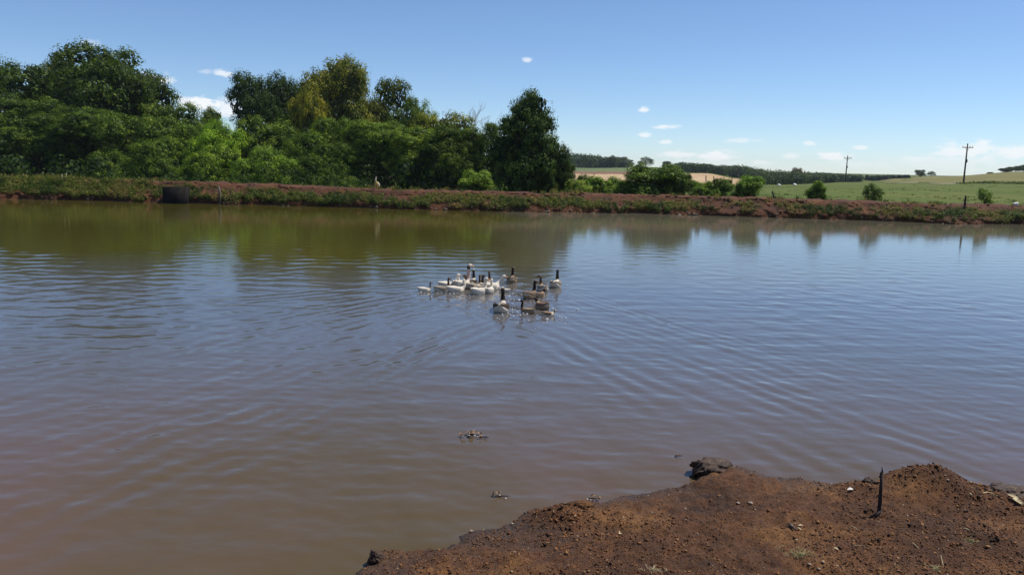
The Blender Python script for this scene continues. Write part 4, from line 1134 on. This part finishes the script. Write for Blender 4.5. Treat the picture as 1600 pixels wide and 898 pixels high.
def clod(name, label, px, py, w, h, d, mat, seed):
    p = on_soil(px, py); rng = np.random.default_rng(seed); V, F = rock_mesh(rng, 4)
    n = NS.fbm(V[:, 0] * 2.2 + seed, V[:, 1] * 2.2 + V[:, 2] * 1.7, 4)
    n2 = NS.fbm(V[:, 0] * 11 + seed, V[:, 1] * 11 + V[:, 2] * 9, 3)
    V = V * (1 + .35 * n + .16 * n2)[:, None] * np.array([w / 2, d / 2, h]); V[:, 2] = np.maximum(V[:, 2], -.06)
    o = obj(name, mesh_np(name, V, F, False), mat); o.location = p; tag(o, label, 'clod'); return o
def wet_mud():
    m = Mat('wet_mud'); a = m.noise(30, 6, .75); m.color(m.ramp(a, [(.3, (.022, .011, .006)), (.55, (.075, .036, .016)), (.75, (.15, .080, .038))])).set(Roughness=.55); m.bump(a, 1.0, .02); return m.m
M_MUD = wet_mud()
clod('mud_clod', 'dark wet mud clod jutting into the water at the tip of the shore', 1112, 731, .36, .085, .26, M_MUD, 3)
clod('mud_clod', 'dark mud clod at the right picture edge by the water', 1578, 772, .42, .075, .26, M_MUD, 8)
clod('mud_clod', 'small black mud clod at the lower left corner of the shore', 588, 874, .11, .06, .1, M_MUD, 12)
clod('mud_clod', 'low dark mud clod at the water just behind the wooden stake', 1366, 752, .2, .035, .12, M_MUD, 15)
clod('mud_clod', 'low crumbly clod on the shore bulge below the floating twig', 905, 792, .24, .05, .16, M_SOIL, 18)

stick('stick', 'short pale grey stick lying on the soil above the dry grass tuft', 'stick', (1233, 820), (1246, 831), .0085, M_WOOD, 4, .002)
stick('stick', 'thin straw stalk lying on the dark soil at lower right', 'stick', (1425, 848), (1436, 858), .0022, M_STRAW, 5)
stick('stick', 'long thin dry stalk lying near the bottom of the soil', 'stick', (1330, 852), (1352, 854), .0018, M_STRAW, 6)
stick('stick', 'pale straw bit lying below and right of the wooden stake', 'stick', (1330, 822), (1340, 829), .003, M_STRAW, 7)
stick('stick', 'small pale straw bit at the right side of the mound', 'stick', (1505, 827), (1516, 829), .003, M_STRAW, 9)
stick('stick', 'curled thin stalk near the bottom right corner', 'stick', (1470, 868), (1474, 886), .0018, M_STRAW, 10)
stick('stick', 'gnarled twig resting on top of the soil mound', 'stick', (1411, 736), (1440, 735), .006, M_DARKWOOD, 11, .012)
stick('stick', 'bent pale twig tip beside the gnarled twig on the mound', 'stick', (1432, 738), (1442, 733), .005, M_WOOD, 12, .012)
def leaf_obj(label, px, py, L, W_, rz, mat, seed, tilt=0.2, z=None, group=None):
    p = on_soil(px, py) if z is None else on_z(px, py, z)
    o = obj('dead_leaf', mesh_np('dead_leaf', *bent_leaf(L, W_, seed), True), mat); o.location = p + Vector((0, 0, .006)); o.rotation_euler = (tilt, tilt * .6, math.radians(rz)); tag(o, label, 'leaf', group); return o
leaf_obj('pale upright leaf on the brown soil left of the middle', 968, 834, .055, .028, 70, M_STRAW, 1, .7)
leaf_obj('pale curled leaf next to the short grey stick', 1251, 822, .04, .014, 20, M_STRAW, 2)
leaf_obj('small pale leaf just below the curled one by the stick', 1249, 827, .035, .012, -50, M_STRAW, 3)
leaf_obj('whitish leaf scrap on the slope left of the wooden stake', 1329, 766, .06, .03, 10, M_FOAM, 4)
leaf_obj('pale leaf scrap near the bottom middle of the soil', 1306, 858, .035, .016, -35, M_STRAW, 5)
def pale_stone(label, px, py, s, seed):
    p = on_soil(px, py); loose('pale_stone', label, 'stone', p + Vector((0, 0, s * .3)), (s, s * .8, s * .55), M_PEBBLE, seed, 'pale stones on the near soil', 1, .2)
for i, (px, py, s, lb) in enumerate([(1265, 884, .013, 'left one of two pale pebbles below the dry grass tuft'), (1280, 889, .012, 'right one of two pale pebbles below the dry grass tuft'), (1153, 788, .016, 'left pale lump on the light patch of the shore'), (1172, 786, .022, 'right pale lump on the light patch of the shore'), (1180, 797, .009, 'small pale pebble just below the light patch'), (1302, 859, .007, 'tiny white pebble right of the dry grass tuft'), (1188, 732, .006, 'tiny white pebble on the slope behind the mud clod'), (800, 818, .012, 'white pebble at the edge of the shore bulge'), (736, 830, .018, 'white lump in the water edge at the left bay')]):
    pale_stone(lb, px, py, s, 100 + i)
def grass_tuft(label, px, py, n, h, seed, mat, spread=.05, name='grass_tuft'):
    rng = np.random.default_rng(seed); p = on_soil(px, py); parts = []
    for k in range(n):
        a = rng.uniform(0, 6.28); r = abs(rng.normal(0, spread)); hh = h * rng.uniform(.5, 1.1); q = np.array([r * math.cos(a), r * .7 * math.sin(a), -.01]); b = rng.uniform(0, 6.28); ln = rng.uniform(.5, 1.5) * hh
        parts.append(tube([q, q + np.array([math.cos(b) * ln * .4, math.sin(b) * ln * .4, hh * .5]), q + np.array([math.cos(b) * ln, math.sin(b) * ln, hh * .55])], [.0022, .0018, .0008], 4))
    V, F = join(parts); o = obj(name, mesh_np(name, V, F, True), mat); o.location = p; tag(o, label, 'grass'); return o
M_DRYGREEN = simple('dry_green_grass', (.16, .15, .05), (.42, .37, .18), 30, .8)
grass_tuft('pale dry grass tuft lying on the soil below the short stick', 1250, 866, 70, .055, 1, M_DRYGREEN, .06)
grass_tuft('small dry yellow grass tuft at the bottom edge of the picture', 1020, 889, 40, .04, 2, M_STRAW, .04)
grass_tuft('sparse green grass on the soil at the right', 1520, 845, 46, .035, 3, M_DRYGREEN, .06)
grass_tuft('small grass tuft at the bottom right of the soil', 1462, 888, 46, .035, 4, M_DRYGREEN, .04)
for i, (px, py, L) in enumerate([(1584, 776, .09), (1592, 786, .08), (1586, 783, .05)]):
    leaf_obj(['largest pale crumpled husk by the mud clod at the right edge', 'lower pale crumpled husk by the mud clod at the right edge', 'smallest pale crumpled husk by the mud clod at the right edge'][i], px, py, L, .035, (-55, -62, 15)[i], M_STRAW, 20 + i, .35)
leaf_obj('thin pale strip on the slope left of the right-edge mud clod', 1546, 773, .12, .012, -18, M_STRAW, 25, .1)

def floating_clump(label, px, py, n, w, seed):
    rng = np.random.default_rng(seed); p = on_z(px, py); root = empty('floating_debris', p); tag(root, label, 'debris')
    for k in range(n):
        o = obj('leaf_piece', mesh_np('leaf_piece', *bent_leaf(rng.uniform(.05, .1) * w, rng.uniform(.03, .05) * w, seed * 10 + k, .4), True), M_DEADLEAF, root)
        o.location = (rng.normal(0, .055 * w), rng.normal(0, .05 * w), .012 + rng.random() * .02); o.rotation_euler = (rng.normal(0, .4), rng.normal(0, .4), rng.uniform(0, 6.28))
    for k in range(max(2, n // 2)):
        V, F = rock_mesh(rng, 1); s = rng.uniform(.008, .014) * w
        o = obj('foam_bit', mesh_np('foam_bit', V * s * np.array([1.3, 1, .7]), F, True), M_FOAM, root); o.location = (rng.normal(0, .07 * w), rng.normal(0, .05 * w), .008)
    V, F = tube([(-.09 * w, .02, .006), (0, 0, .016), (.1 * w, -.01, .02)], [.004, .006, .003], 6, rng, .1); obj('twig', mesh_np('twig', V, F, True), M_DARKWOOD, root)
floating_clump('clump of dead leaves and foam floating in the middle of the near water', 736, 681, 9, .75, 7)
floating_clump('small clump of leaves floating just right of the larger one', 756, 685, 3, .5, 8)
floating_clump('twig with bits of foam floating near the shore bulge', 784, 777, 3, .6, 9)
floating_clump('tiny dark bit floating left of the mud clod tip', 1060, 714, 2, .35, 10)
floating_clump('dark leafy bit in the water at the edge of the shore bulge', 928, 781, 3, .5, 11)

# ------------------------------------------------------------------ air
def build_haze():
    V, F = box(-1510, 1510, -310, 1510, -6, 22)
    me = mesh_np('haze', V, F); o = obj('haze', me); tag(o, 'thin pale air over the pond and fields', None, None, 'stuff')
    m = bpy.data.materials.new('haze'); m.use_nodes = True; nt = m.node_tree; nt.nodes.clear()
    out = nt.nodes.new('ShaderNodeOutputMaterial'); v = nt.nodes.new('ShaderNodeVolumePrincipled')
    v.inputs['Color'].default_value = (.78, .88, 1.0, 1); v.inputs['Density'].default_value = HAZE
    v.inputs['Anisotropy'].default_value = .0
    nt.links.new(v.outputs[0], out.inputs['Volume']); me.materials.append(m)
HAZE = .00014
build_haze()
